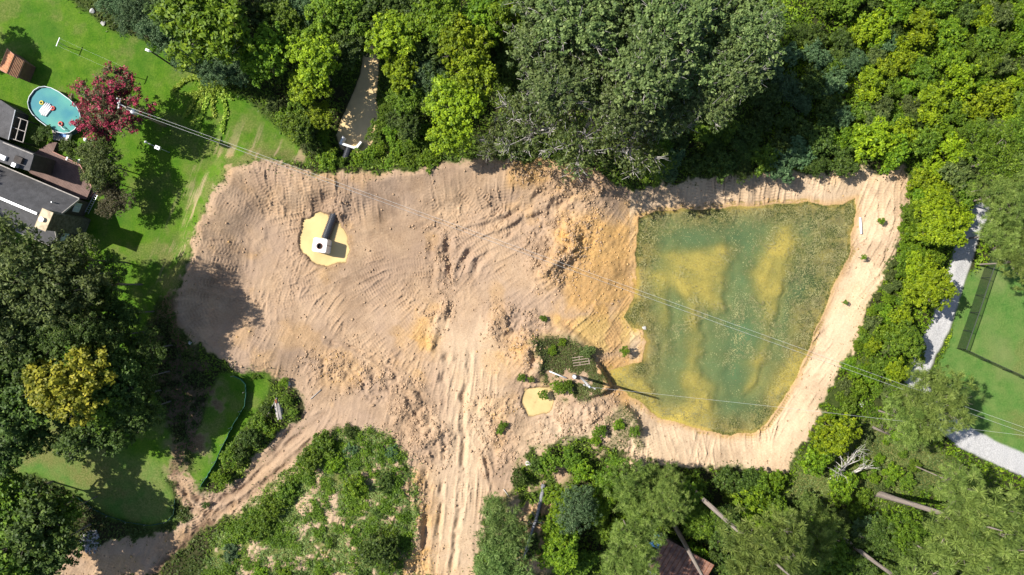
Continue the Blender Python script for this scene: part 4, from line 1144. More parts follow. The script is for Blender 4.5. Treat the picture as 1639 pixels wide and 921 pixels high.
def ladder():
    a = P(137, 341, .3); b = P(158, 300, .3)
    L = math.hypot(b[0] - a[0], b[1] - a[1]); rz = math.atan2(b[1] - a[1], b[0] - a[0])
    z = float(zat(*a))
    r = tag(empty("ladder", (a[0], a[1], z + .16), rz), "aluminium ladder lying beside the house wall next to the deck", "ladder")
    for s_ in (-.24, .24): MB().box((L / 2, s_, 0), (L, .05, .09)).build("rail", METAL, r)
    for i in range(12): MB().tube([(.2 + i * (L - .4) / 11, -.23, 0), (.2 + i * (L - .4) / 11, .23, 0)], .03, 5).build("rung", METAL, r)
ladder()

# shed with orange roof
def shed():
    A = np.array(P(24, 89, 3)); B = np.array(P(12, 118, 3)); C = np.array(P(40, 99, 2.3)); D = np.array(P(29, 126, 2.3))
    A2 = A + (A - C) * 1.9; B2 = B + (B - D) * 1.9
    z0 = float(zat(*A)); o = tag(empty("garden_shed", (A[0], A[1], z0)), "small shed with orange-brown pitched roof at the left edge", "shed")
    f = lambda p, z: (p[0] - A[0], p[1] - A[1], z)
    ins = lambda p: p + ((A + B) / 2 - p) * 0.07
    w_ = [ins(p) for p in (C, D, B2, A2)]
    MB().prism([(p[0] - A[0], p[1] - A[1]) for p in w_], -.1, 2.2).build("wall", simple("shed_wall", (.16, .09, .06), .8, .2, 2), o)
    for p, q_, nm in (((A, B), (C, D), 1), ((A, B), (A2, B2), 0)):
        rp = MB().quad(f(p[0], 3.05), f(p[1], 3.05), f(q_[1], 2.25), f(q_[0], 2.25), .08).build("roof_slope", ORANGE_ROOF, o)
        for i in range(1, 8):
            t_ = i / 8
            a_ = p[0] + (q_[0] - p[0]) * t_; b_ = p[1] + (q_[1] - p[1]) * t_; zz = 3.09 - .8 * t_
            MB().tube([f(a_, zz), f(b_, zz)], .035, 4).build("lap_batten", ORANGE_ROOF, rp)
    MB().tube([f(A, 3.08), f(B, 3.08)], .07, 6).build("ridge_cap", ORANGE_ROOF, o)
    q1, q2 = f(A, 3.0), f(C, 2.2)
    for p, q_ in ((A, C), (B, D), (A, A2), (B, B2)): MB().tube([f(p, 3.04), f(q_, 2.24)], .06, 4).build("bargeboard", RAILM, o)
shed()

# pool
def pool():
    cx, cy = P(86, 176, 1.2); z = float(zat(cx, cy)); a = math.radians(-36)
    o = tag(empty("swimming_pool", (cx, cy, z), a), "oval above-ground pool of blue-green water beside the pink-flowering tree", "pool")
    n = 20; L, W = 3.75, 2.35
    def pt(k, s=1.0):
        t_ = 2 * math.pi * (k + .5) / n
        c_, s_ = math.cos(t_), math.sin(t_)
        e = 0.78
        return (s * L * math.copysign(abs(c_) ** e, c_), s * W * math.copysign(abs(s_) ** e, s_))
    wl = MB(); ring = lambda s, z_: [(*pt(k, s), z_) for k in range(n)]
    R = [ring(1.0, -.15), ring(1.0, 1.2), ring(.985, 1.2), ring(.985, .1)]
    vs = sum(R, []); fs = [(i * n + k, i * n + (k + 1) % n, (i + 1) * n + (k + 1) % n, (i + 1) * n + k) for i in range(3) for k in range(n)]
    wl.add(vs, fs).build("pool_wall", simple("pool_wall_blue", (.05, .10, .13), .4, .2, 2), o)
    for k in range(n):
        p, q_ = pt(k, 1.01), pt(k + 1, 1.01)
        MB().tube([(*p, 1.22), (*q_, 1.22)], .05, 4).build("rim_rail", simple("rim", (.42, .47, .50), .4, .05) if k == 0 else bpy.data.materials["rim"], o)
    mw_, t = newmat("pool_water")
    tc = N(t, "ShaderNodeTexCoord")
    nn = noise(t, .35, 2, .5, tc.outputs['Object'])
    c_ = ramp(t, nn, [(0.35, (.03, .19, .23)), (0.65, (.08, .30, .25))])
    p = N(t, "ShaderNodeBsdfPrincipled"); p.inputs['Roughness'].default_value = .06; t.links.new(c_, p.inputs['Base Color'])
    om = N(t, "ShaderNodeOutputMaterial"); t.links.new(p.outputs[0], om.inputs[0])
    MB().add([(*pt(k, .984), 1.0) for k in range(n)], [tuple(range(n))]).build("water_surface", mw_, o)
    wz = z + 1.0
    def ringfloat(name, px, py, r_, mat, label):
        x, y = P(px, py, 1.2); mb = MB()
        pts = [(r_ * math.cos(i * math.pi / 6), r_ * math.sin(i * math.pi / 6), 0.05) for i in range(13)]
        f_ = tag(mb.tube(pts, r_ * .42, 8, False).build(name, mat, None, True, (x, y, wz + .03)), label, "pool float")
        return f_
    ringfloat("pool_float", 65, 164, .22, YEL, "small yellow float in the upper end of the pool")
    ringfloat("pool_float", 83, 173, .24, RED, "red float touching the white mat in the pool")
    ringfloat("pool_float", 95.5, 198, .26, RED, "red float at the lower rim of the pool by the steps")
    x, y = P(72, 175, 1.2)
    m_ = empty("pool_mat", (x, y, wz + .06), math.radians(52)); tag(m_, "white inflatable mat floating in the pool", "pool float")
    rr = random.Random(3)
    for i in range(5):
        MB().tube([(-.95 + .1 * abs(i - 2), -.5 + i * .25, 0), (0, -.5 + i * .25, .03), (.95 - .1 * abs(i - 2), -.5 + i * .25, 0)], .13, 8).build("air_tube", WHITE, m_, True)
pool()
def pool_steps():
    o = tag(empty("pool_landing", (*P(96, 214), g0)), "small grey landing with blue mat between pool and deck", "deck")
    MB().prism(rel([(82, 206), (112, 212), (106, 226), (84, 224)], .6, o), -.2, .55).build("platform", GREYW, o)
    MB().prism(rel([(96, 211), (107, 213), (104, 220), (94, 217)], .6, o), .56, .585).build("mat", BLUE, o)
    MB().prism(rel([(107, 213), (112, 213), (108, 223), (105, 222)], .8, o), .4, .8).build("bench", WHITE, o)
    for d_ in (0, 5): 
        q = rel([(98 + d_, 203 + d_)], 1.5, o)[0]
        MB().tube([(q[0], q[1], .5), (q[0], q[1], 1.5), (q[0] - .4, q[1] + .3, 1.6), (q[0] - .6, q[1] + .5, 1.1)], .045, 6).build("grab_rail", WHITE, o)
pool_steps()
for i, (a, b, lab) in enumerate(((139, 224, "white flower pot on the grass below the flowering tree"), (150, 225, "dark-rimmed flower pot on the grass below the flowering tree"))):
    x, y = P(a, b); o = tag(empty("flower_pot", (x, y, float(zat(x, y)))), lab, "pot")
    MB().tube([(0, 0, -.05), (0, 0, .4), (0, 0, .42), (0, 0, .3)], [.2, .3, .26, .22], 12).build("pot", WHITE if i == 0 else GREYW, o, True)
    MB().tube([(0, 0, .28), (0, 0, .34)], .22, 10).build("soil", HOLE, o)
x, y = P(127, 258, .4); o = tag(empty("garden_chair", (x, y, float(zat(x, y))), .4), "white garden chair beside the round clipped shrub", "chair")
MB().box((0, 0, .42), (.5, .5, .06)).build("seat", WHITE, o); MB().box((-.24, 0, .7), (.06, .5, .55)).build("backrest", WHITE, o)
for sx in (-.2, .2):
    for sy in (-.2, .2): MB().box((sx, sy, .18), (.05, .05, .44)).build("leg", WHITE, o)

# clothesline
posts = []
for a, b, lab in ((94, 68, "white T-shaped clothesline post nearer the orange shed"), (200, 115, "white T-shaped clothesline post nearer the flowering tree")):
    x, y = P(a, b, 2.0); z = float(zat(x, y)); rz = math.radians(68)
    o = tag(empty("clothesline_post", (x, y, z), rz), lab, "clothesline post", "clothesline posts on the lawn")
    MB().tube([(0, 0, -.1), (0, 0, 2.0)], .045, 8).build("upright", METAL, o); MB().box((0, 0, 2.02), (1.25, .09, .08)).build("crossbar", WHITE, o)
    posts.append((x, y, z + 2.05, rz))
def wire(name, p0, p1, sag, rad, mat, label, n=24, cat="wire"):
    p0, p1 = Vector(p0), Vector(p1)
    pts = []
    for i in range(n + 1):
        t_ = i / n; p = p0.lerp(p1, t_); p.z -= sag * 4 * t_ * (1 - t_); pts.append(p)
    return tag(MB().tube(pts, rad, 5).build(name, mat, None, True), label, cat)
for s_, lab in ((-.5, "lower of the two thin clotheslines over the lawn"), (.5, "upper of the two thin clotheslines over the lawn")):
    e = [(x + s_ * math.cos(rz), y + s_ * math.sin(rz), z) for x, y, z, rz in posts]
    wire("clothesline", e[0], e[1], .15, .004, WHITE, lab)

# poles and overhead wires
x, y = P(242, 83, 6.2); z = float(zat(x, y)); lp = tag(empty("light_pole", (x, y, z)), "slim pole with small white lamp on the lawn near the vine patch", "light pole")
MB().tube([(0, 0, -.2), (0, 0, z + 6.0)], [.13, .09], 8).build("shaft", DARKW, lp)
lh = MB().tube([(0, 0, 6.0), (-.35, .12, 6.15), (-.55, .2, 6.1)], [.07, .06, .12], 8).build("lamp_arm", METAL, lp); MB().box((-.5, .2, 6.05), (.5, .3, .18), -.4).build("lamp_head", WHITE, lp)

px_, py_ = P(203, 173, 9.4); pz = float(zat(px_, py_)); up = tag(empty("utility_pole", (px_, py_, pz)), "timber utility pole with grey transformer rising through the flowering tree", "utility pole")
MB().tube([(0, 0, -.2), (0, 0, 9.6)], [.19, .12], 10).build("shaft", POLEW, up, True)
ca_ = MB().box((-.95, .55, 9.3), (.14, 1.3, .12), -.25).build("crossarm", GREYW, up)
for dx, dy in ((-1.05, 1.1), (-.95, .55), (-.85, .0)):
    MB().tube([(dx, dy, 9.36), (dx, dy, 9.55), (dx, dy, 9.62)], [.06, .1, .04], 8).build("insulator", WHITE, ca_)
MB().tube([(-.9, .5, 9.25), (0, 0, 9.1)], .06, 5).build("brace", METAL, up)
tf_ = MB().tube([(.45, -.3, 8.0), (.45, -.3, 8.05), (.45, -.3, 8.9), (.45, -.3, 9.0)], [.24, .32, .32, .2], 14).build("transformer", METAL, up, True)
for dx in (-.12, .12): MB().tube([(.45 + dx, -.3, 8.98), (.45 + dx, -.3, 9.25)], .05, 6).build("bushing", WHITE, tf_)

x, y = P(253, 237, 3.0); z = float(zat(x, y)); bp = tag(empty("box_post", (x, y, z)), "thin post with grey box and side arm in the flowering tree's shade", "post")
MB().tube([(0, 0, -.1), (0, 0, 3.0)], .05, 8).build("upright", METAL, bp); MB().box((0, 0, 3.05), (.65, .45, .35), -.4).build("meter_box", METAL, bp)
MB().tube([(0, 0, 2.95), (-1.6, .75, 3.0)], .05, 6).build("side_arm", METAL, bp); MB().box((-1.62, .76, 3.02), (.25, .25, .2)).build("arm_cap", WHITE, bp)

WIRE = simple("aluminium_wire", (.62, .62, .60), .5, .1, 2, metal=.2)
e1 = P(1765, 738, 9.0)
wire("overhead_wire", (px_ + .12, py_ + .12, pz + 9.45), (e1[0] + .25, e1[1] + .55, 9.6), 1.6, .013, WIRE, "upper of the two long overhead wires crossing the clearing", 60)
wire("overhead_wire", (px_ - .1, py_ - .15, pz + 9.3), (e1[0], e1[1], 9.5), 1.8, .013, WIRE, "lower of the two long overhead wires crossing the clearing", 60)

x, y = P(944, 620, 10.5); bx, by = P(929, 603); z = float(zat(bx, by)); p2 = tag(empty("leaning_pole", (bx, by, z)), "leaning grey utility pole on the grassy point beside the pond", "utility pole")
tv = Vector((x - bx, y - by, 10.5 - z))
MB().tube([(0, 0, -.3), tv], [.2, .13], 10).build("shaft", METAL, p2, True)
top = tv.normalized() * (tv.length - .4)
ar = MB().box(top, (1.6, .12, .12), -.35).build("crossarm", GREYW, p2)
for k in (-.7, 0, .7): MB().tube([top + Vector((k * .94, -k * .34, .05)), top + Vector((k * .94, -k * .34, .3))], [.06, .05], 6).build("insulator", WHITE, ar)
e2 = P(1765, 712, 9.0)
wire("overhead_wire", (bx + top.x, by + top.y, z + top.z + .3), (e2[0], e2[1], 9.3), 1.2, .012, WIRE, "single overhead wire from the leaning pole across the pond", 60)
x, y = P(920, 602, 1.5); gp = tag(empty("guy_anchor", (bx - .9, by + .1, z)), "grey drum standing at the foot of the leaning pole", "drum")
MB().tube([(0, 0, -.1), (0, 0, .75), (0, 0, .85)], [.3, .3, .22], 12).build("drum_body", METAL, gp, True); MB().tube([(0, 0, .84), (0, 0, .9)], .2, 10).build("drum_lid", WHITE, gp)

# ------------------------------------------------------------------ drainage works
def riser():
    x, y = P(513, 393, 1.1); rz = math.radians(-8); zb = W_PIT - .5; top = 2.15
    o = tag(empty("riser_box", (x, y, zb), rz), "white concrete riser box with round hole standing in the tan pit pond", "riser")
    h = .95; n = 32; rh = .36; H = top - zb - 0.6
    sq, ci = [], []
    for k in range(n):
        a = 2 * math.pi * (k + .5) / n; c_, s_ = math.cos(a), math.sin(a); m_ = h / max(abs(c_), abs(s_))
        sq.append((c_ * m_, s_ * m_)); ci.append((rh * c_ , rh * s_ - .12))
    vs = [(*p, 0) for p in sq] + [(*p, H) for p in sq] + [(*p, H) for p in ci] + [(*p, H - .25) for p in ci]
    fs = [(i * n + k, i * n + (k + 1) % n, (i + 1) * n + (k + 1) % n, (i + 1) * n + k) for i in range(3) for k in range(n)]
    MB().add(vs, fs).build("box_body", CONC, o)
    MB().add([(*p, H - .25) for p in ci], [tuple(range(n))]).build("shaft", HOLE, o)  # flat lid below the rim, the hole's shade painted as its colour
    rim_ = [(ci[k % n][0] * 1.06, ci[k % n][1] * 1.06, H + .015) for k in range(n + 1)]
    MB().tube(rim_, .045, 5, False).build("hole_rim", RUSTY, o)
    for k_ in range(5): MB().box((-.7 + k_ * .33, -h - .006, H - .25 - .06 * (k_ % 3)), (.05 + .03 * (k_ % 2), .012, .5)).build("stain_streak", GREYW, o)
    for a, b in ((.05, .72), (-.78, -.35), (.55, -.6)): MB().box((a, b, H + .01), (.06, .13, .03)).build("lifting_slot", BLKMETAL, o)
    MB().box((h + .015, .1, H * .5), (.03, .12, H * .9)).build("joint_strip", GREYW, o)
riser()
def cpipe(name, a, b, rad, label, mat=BLACKP):
    a, b = Vector(a), Vector(b); L = (b - a).length; n = int(L / .045)
    o = empty(name, a); d = (b - a)
    tag(o, label, "pipe")
    MB().tube([d * (i / n) for i in range(n + 1)], [rad * (1 + .09 * math.sin(i * 2 * math.pi / 5)) for i in range(n + 1)], 18).build("corrugated_wall", mat, o, True)
    return o
a = P(519, 382, .2); b = P(538, 330, 0)
cpipe("drain_pipe", (a[0], a[1], W_PIT + .45), (b[0], b[1], W_PIT + .05), .56, "black corrugated pipe running from the riser box into the bank")
def headwall():
    pts = [(549, 219), (544, 229), (569, 237), (577, 227)]
    x, y = P(556, 233, .4); z = float(zat(x, y)); o = tag(empty("headwall", (x, y, W_CREEK - .3)), "white concrete headwall with angled wings at the creek mouth", "headwall")
    q = [Vector((a_ - x, b_ - y, 0)) for a_, b_ in (P(*p, .5) for p in pts)]
    for i, nm in ((0, "wing_wall"), (1, "front_wall"), (2, "wing_wall")):
        d = (q[i + 1] - q[i]); L = d.length; c_ = (q[i] + q[i + 1]) / 2
        MB().box((c_.x, c_.y, .72 if nm == "front_wall" else .68), (L + .1, .3, 1.5 if nm == "front_wall" else 1.4), math.atan2(d.y, d.x)).build(nm, CONC, o)
headwall()
a = P(557, 236, .2); b = P(550, 258, .2)
cpipe("drain_pipe", (a[0], a[1], W_CREEK + .3), (b[0], b[1], W_CREEK + .5), .5, "black corrugated pipe behind the white headwall at the creek")

def strip_fence(name, pts, h, mat, label, lean=0.0, post_every=2.4, thick=.03):
    P0 = [P(*p, .4) for p in pts]; x0, y0 = P0[0]; z0 = float(zat(x0, y0))
    o = tag(empty(name, (x0, y0, z0)), label, "fence")
    dense = []
    for i in range(len(P0) - 1):
        L = math.dist(P0[i], P0[i + 1]); n = max(2, int(L / .4))
        for k in range(n): t_ = k / n; dense.append((P0[i][0] + (P0[i + 1][0] - P0[i][0]) * t_, P0[i][1] + (P0[i + 1][1] - P0[i][1]) * t_))
    dense.append(P0[-1]); rg = random.Random(len(pts)); vs, fs = [], []
    for i, (x, y) in enumerate(dense):
        g = float(zat(x, y)) - z0; lx, ly = rg.uniform(-.06, .06) + lean, rg.uniform(-.06, .06)
        for dx, dz in ((0, -.08), (thick, -.08)): vs.append((x - x0 + dx, y - y0, g + dz))
        for dx in (0, thick): vs.append((x - x0 + dx + lx, y - y0 + ly, g + h))
    for i in range(len(dense) - 1):
        a_, b_ = i * 4, i * 4 + 4
        fs += [(a_, b_, b_ + 2, a_ + 2), (a_ + 1, a_ + 3, b_ + 3, b_ + 1), (a_ + 2, b_ + 2, b_ + 3, a_ + 3)]
    MB().add(vs, fs).build("fabric", mat, o)
    acc = 1e9
    for i, (x, y) in enumerate(dense):
        acc += .4
        if acc >= post_every:
            acc = 0; g = float(zat(x, y)) - z0
            MB().box((x - x0 - .05, y - y0, g + h / 2), (.06, .06, h + .3)).build("stake", GREYW, o)
strip_fence("silt_fence", [(377, 601), (388, 606), (393, 615), (392, 628), (390, 650), (376, 672), (362, 698), (340, 745), (318, 780)], .85, TEAL, "teal silt fence along the sunlit grass strip by the upturned boat", .25)
strip_fence("silt_fence", [(118, 795), (140, 812), (165, 826), (200, 838), (235, 843), (262, 838), (274, 825), (276, 800)], .35, simple("dark_silt_fabric", (0.03, 0.085, 0.06), 0.8, 0.3, 2.0), "teal silt fence curving below the lower left lawn", .2)

# black mesh fence round the far lawn
def mesh_fence():
    m, t = newmat("black_chain_mesh")
    b_ = N(t, "ShaderNodeBsdfPrincipled"); b_.inputs['Base Color'].default_value = (.012, .016, .015, 1); b_.inputs['Roughness'].default_value = .6
    tr = N(t, "ShaderNodeBsdfTransparent"); mx = N(t, "ShaderNodeMixShader"); mx.inputs[0].default_value = .27
    om = N(t, "ShaderNodeOutputMaterial"); t.links.new(tr.outputs[0], mx.inputs[1]); t.links.new(b_.outputs[0], mx.inputs[2]); t.links.new(mx.outputs[0], om.inputs[0])
    for pts, lab in (([(1585, 400), (1570, 445), (1552, 500), (1532, 558)], "black mesh fence section running up from the lawn corner towards the trees"), ([(1532, 558), (1570, 576), (1605, 592), (1660, 617), (1740, 652)], "black mesh fence section running right from the lawn corner")):
        g = [P(*p) for p in pts]; x0, y0 = g[0]; z0 = float(zat(x0, y0))
        o = tag(empty("mesh_fence", (x0, y0, z0)), lab, "fence")
        tot = 0
        for i in range(len(g) - 1):
            (ax, ay), (bx_, by_) = g[i], g[i + 1]; d = math.dist(g[i], g[i + 1])
            za, zb = float(zat(ax, ay)) - z0, float(zat(bx_, by_)) - z0
            A, B = Vector((ax - x0, ay - y0, za)), Vector((bx_ - x0, by_ - y0, zb)); U = Vector((0, 0, 1.95))
            nrm = Vector((-(B - A).y, (B - A).x, 0)).normalized() * .006
            MB().add([A - nrm, B - nrm, B + U - nrm, A + U - nrm, A + nrm, B + nrm, B + U + nrm, A + U + nrm], [(0, 1, 2, 3), (5, 4, 7, 6), (3, 2, 6, 7)]).build("mesh_panel", m, o)
            MB().tube([A + U, B + U], .045, 6).build("top_rail", BLKMETAL, o)
            n = max(1, round(d / 3.0))
            for k in range(n + (1 if i == len(g) - 2 else 0)):
                p_ = A.lerp(B, k / n); MB().tube([p_ - Vector((0, 0, .2)), p_ + U], .05, 6).build("post", BLKMETAL, o)
mesh_fence()

# ------------------------------------------------------------------ odds and ends
def boat():
    x, y = P(444.5, 655, .4); z = float(zat(x, y)); o = tag(empty("upturned_boat", (x, y, z), math.radians(100)), "old grey wooden boat lying upturned in the weeds by the dirt track", "boat")
    secs = [(-1.45, .52, .42), (-.7, .56, .46), (.3, .55, .46), (.95, .42, .42), (1.35, .2, .36), (1.6, .03, .3)]
    for sgn, nm in ((1, "hull_side"), (-1, "hull_side")):
        vs, fs = [], []
        for sx, w_, h in secs: vs += [(sx, 0, h + .12), (sx, sgn * w_ * .62, h), (sx, sgn * w_, -.05), (sx, sgn * (w_ - .03), -.05), (sx, 0, h + .07)]
        for i in range(len(secs) - 1):
            for k in range(4): fs.append((i * 5 + k, i * 5 + k + 1, i * 5 + k + 6, i * 5 + k + 5))
        fs.append((0, 1, 2, 3, 4)); MB().add(vs, fs).build(nm, GREYW, o)
    MB().tube([(-1.48, 0, .56), (1.0, 0, .56), (1.62, 0, .42)], .04, 5).build("keel", DARKW, o)
    MB().box((1.1, 0, .57), (.5, .28, .05)).build("bow_plate", RUSTY, o)
boat()
def stick(name, pts, rad, mat, label, cat="plank", parts=None):
    w_ = []
    for px0, py0, h in pts:
        x, y = P(px0, py0, h); w_.append(Vector((x, y, float(zat(x, y)) + h)))
    o = MB().tube([p - w_[0] for p in w_], rad, 6).build(name, mat, None, True, w_[0])
    return tag(o, label, cat)
stick("thin_pole", [(427, 667, .15), (443, 637, .6)], .05, GREYW, "thin pale pole propped against the upturned boat", "pole")
stick("plank", [(497, 639, .06), (514, 624, .06)], .07, GREYW, "pale plank lying on the soil right of the upturned boat")
stick("white_pipe", [(1383.5, 347, .15), (1384.5, 374, .15)], .17, WHITE, "short white pipe lying on the right bank of the pond", "pipe")
stick("plank", [(879, 594, .3), (906, 605, .3)], .09, WHITE, "white board on the grassy point left of the leaning pole")
stick("tree_limb", [(806, 783, .1), (815, 795, .1)], .06, DEADWOOD, "short bleached stick near the round dark shrub below the clearing", "branch")
def pallet():
    x, y = P(931, 577, .3); z = float(zat(x, y)); o = tag(empty("pallet", (x, y, z), math.radians(8)), "grey slatted timber frame lying on the grassy point", "pallet")
    for i in range(4): MB().box((-.1, -.55 + i * .36, .12), (2.3, .09, .06)).build("slat", POLEW, o)
    for sx in (.95, -.3): MB().box((sx, 0, .06), (.1, 1.35, .06)).build("crosspiece", POLEW, o)
pallet()
def rock(px, py, r, mat, label, seed, tall=.5):
    x, y = P(px, py); z = float(zat(x, y)); rg = np.random.default_rng(seed); r *= .85; bm = bmesh.new(); bmesh.ops.create_icosphere(bm, subdivisions=2, radius=r)
    k = rg.normal(size=(4, 3))
    for v_ in bm.verts: v_.co *= 1 + .3 * sum(math.sin(float(np.dot(kk, v_.co)) * 3 / r) for kk in k) / 2; v_.co.z *= tall
    me = bpy.data.meshes.new("rock"); bm.to_mesh(me); bm.free(); me.materials.append(mat)
    tag(link("rock", me, None, (x, y, z + r * .25)), label, "rock")
PALE = simple("pale_rock", (.46, .44, .41), .9, .2, 2.0, bump=.5)
rock(149, 20, .42, PALE, "pale rock at the edge of the grey-green trees, nearer the top edge", 1)
rock(167, 39, .38, PALE, "pale round rock at the top of the lawn below the grey-green trees", 2)
rock(462, 614, .38, PALE, "pale pointed rock beside the weeds above the upturned boat", 3, 1.2)
rock(845, 742, .36, PALE, "white rock beside the round dark shrub below the clearing", 4)
rock(1034, 526, .3, PALE, "pale rock at the left shore of the pond near the sandy spit", 5)
rock(314, 547, .3, PALE, "pale rock at the shaded lower left rim of the clearing", 6)
rock(1380, 648, .4, PALE, "white rock among the shrubs right of the pond's lower bank", 7)
rock(1358, 675, .42, PALE, "white rock above the dry weedy ground near the dead tree", 8)
rock(1630, 175, .55, PALE, "pale rock in the brush at the right edge", 9)
STONEG = simple("grey_rubble", (.34, .33, .33), .9, .35, 3.0, bump=.6)
clods("rubble_pile", inside([(128, 850), (152, 848), (158, 880), (135, 885)], .4), 260, .08, .26, STONEG, "pile of grey broken stone at the lower left", 9)

# rust-roofed shed among the pines
def rust_shed():
    A = np.array(P(1066, 861, 2.6)); B = np.array(P(1104, 882, 2.6)); C = np.array(P(1052, 908, 2.6)); 
    U = B - A; V = C - A; Ln = np.linalg.norm(U); U = U / Ln; V = V - U * np.dot(U, V); Wd = np.linalg.norm(V); V /= Wd
    LL, WW = Ln * 2.0, Wd * 1.25
    z = float(zat(*A)); o = tag(empty("rust_roofed_shed", (A[0], A[1], z)), "shed with rusty ribbed metal roof among the bottom pines", "shed")
    f = lambda u, v, z_: (U[0] * u + V[0] * v, U[1] * u + V[1] * v, z_)
    MB().prism([f(.2, .2, 0)[:2], f(LL - .2, .2, 0)[:2], f(LL - .2, WW - .2, 0)[:2], f(.2, WW - .2, 0)[:2]], -.1, 2.3).build("wall", SIDING, o)
    n = 12
    for i in range(n):
        u0, u1 = LL * i / n, LL * (i + 1) / n - .02
        sh = MB().quad(f(u0, 0, 2.75), f(u1, 0, 2.75), f(u1, WW, 2.4), f(u0, WW, 2.4), .03).build("roof_sheet", RUST_ROOF, o)
        MB().tube([f(u1, 0, 2.78), f(u1, WW, 2.43)], .03, 4).build("rib", RUSTY, sh)
    MB().tube([f(-.05, WW + .05, 2.38), f(LL, WW + .05, 2.38)], .09, 6).build("gutter", WHITE, o)
    t_ = MB().quad(f(-1.5, .15, 2.3), f(-.06, .15, 2.3), f(-.06, 1.9, 2.15), f(-1.5, 1.9, 2.15), .04)
    tp = tag(t_.build("blue_tarp", BLUE, None, False, (A[0], A[1], z)), "blue tarp canopy beside the rusty shed roof", "tarp")
    tp2 = MB()
    for (u, v) in ((-1.45, .2), (-.12, .2), (-1.45, 1.85), (-.12, 1.85)):
        p_ = f(u, v, 0); MB().tube([(p_[0], p_[1], -.1), (p_[0], p_[1], 2.1)], .04, 6).build("support_pole", METAL, tp)
rust_shed()

# dead trees: recursive limbs
def grow(mb, p, d, length, rad, depth, rg, spread=.55):
    n = 4; pts = [p]; rs_ = [rad]; q = Vector(p); dd = Vector(d).normalized()
    for i in range(n):
        dd = (dd + Vector(rg.normal(size=3)) * .14).normalized(); q = q + dd * (length / n); pts.append(q.copy()); rs_.append(rad * (1 - .5 * (i + 1) / n))
    mb.tube(pts, rs_, 6 if depth > 1 else 4)
    if depth == 0: return
    for k in range(3 if depth > 1 else 3):
        t_ = rg.integers(2, n + 1); nd = (dd + Vector(rg.normal(size=3)) * spread).normalized()
        grow(mb, pts[t_], nd, length * rg.uniform(.5, .75), rs_[t_] * .7, depth - 1, rg, spread)
def dead_tree(px, py, h, dirs, label, seed, rad=.2, length=2.2, depth=3):
    x, y = P(px, py); z = float(zat(x, y)); rg = np.random.default_rng(seed)
    o = tag(empty("dead_tree", (x, y, z)), label, "dead tree")
    MB().tube([(0, 0, -.2), (.05, 0, h * .5), (0, .05, h)], [rad * 1.5, rad * 1.15, rad], 9).build("trunk", DEADWOOD, o, True)
    for d in dirs:
        mb = MB(); grow(mb, (0, 0, h * .85), d, length * rg.uniform(.8, 1.2), rad * .8, depth, rg); mb.build("limb", DEADWOOD, o, True)
    for k in range(6):
        a_ = k * 1.05 + .4; MB().tube([(0, 0, .15), (math.cos(a_) * .8, math.sin(a_) * .8, .05), (math.cos(a_) * 1.5, math.sin(a_) * 1.5, -.12)], [rad * .7, rad * .4, rad * .15], 5).build("root", DEADWOOD, o, True)
dead_tree(1338, 762, .9, [(.55, 1.0, .55), (.2, 1.1, .6), (-.35, 1.0, .6), (.7, .9, .3)], "gnarled bleached dead tree with spreading limbs below the pond's right end", 21, .24, 3.0)
dead_tree(880, 213, 5.0, [(-.8, .5, .6), (-.3, .8, .8), (.4, .5, .7), (.8, .1, .6), (-.9, -.1, .5)], "bare whitish dead tree above the clearing at the oaks' left edge", 22, .16, 3.4, 4)
dead_tree(985, 222, 6.0, [(.5, .7, .6), (.1, .9, .7), (-.7, .4, .6), (.9, .3, .4)], "bare whitish dead tree at the oaks' lower edge left of the pond", 23, .15, 3.2, 4)
dead_tree(1062, 130, 15.0, [(.9, -.7, .35), (.5, .6, .6)], "bleached dead top poking out of the middle of the oak canopy", 24, .13, 2.6, 3)
dead_tree(1000, 90, 15.2, [(.2, .9, .6), (.7, -.5, .4)], "bleached dead top poking out of the oak canopy near its centre left", 25, .11, 2.4, 3)
dead_tree(1150, 115, 14.0, [(.9, .3, .3), (.3, -.9, .4)], "bleached dead top poking out at the right side of the oak canopy", 26, .11, 2.2, 3)

def log(pts, rad, mat, label, seed=1):
    rg = np.random.default_rng(seed); w_ = []
    for px0, py0, h in pts:
        x, y = P(px0, py0, h); w_.append(Vector((x, y, float(zat(x, y)) + h)))
    o = tag(empty("fallen_trunk", w_[0]), label, "fallen trunk")
    L = [p - w_[0] for p in w_]; n = len(L)
    MB().tube(L, [rad * (1 - .6 * i / (n - 1)) for i in range(n)], 9).build("trunk", mat, o, True)
    for i in range(7):
        t_ = rg.uniform(.3, 1); k = min(int(t_ * (n - 1)), n - 2); p_ = L[k].lerp(L[k + 1], t_ * (n - 1) - k)
        mb = MB(); grow(mb, p_, (rg.normal(), rg.normal(), .5), rg.uniform(.7, 1.6), rad * .22, 1, rg); mb.build("branch_stub", mat, o, True)
log([(870, 775, .25), (866, 800, .3), (858, 832, .35), (846, 865, .35), (838, 895, .3)], .3, simple("grey_log", (.20, .20, .21), .9, .35, 4, bump=.6), "grey fallen trunk with broken branches below the clearing", 31)
log([(1418, 900, .3), (1440, 912, .4), (1470, 930, .4)], .26, DEADWOOD, "bleached fallen trunk at the bottom edge under the pines", 32)
log([(1397, 684, .2), (1412, 691, .2), (1432, 699, .2)], .2, BARK, "dark fallen trunk beside the big pine by the gravel drive", 33)

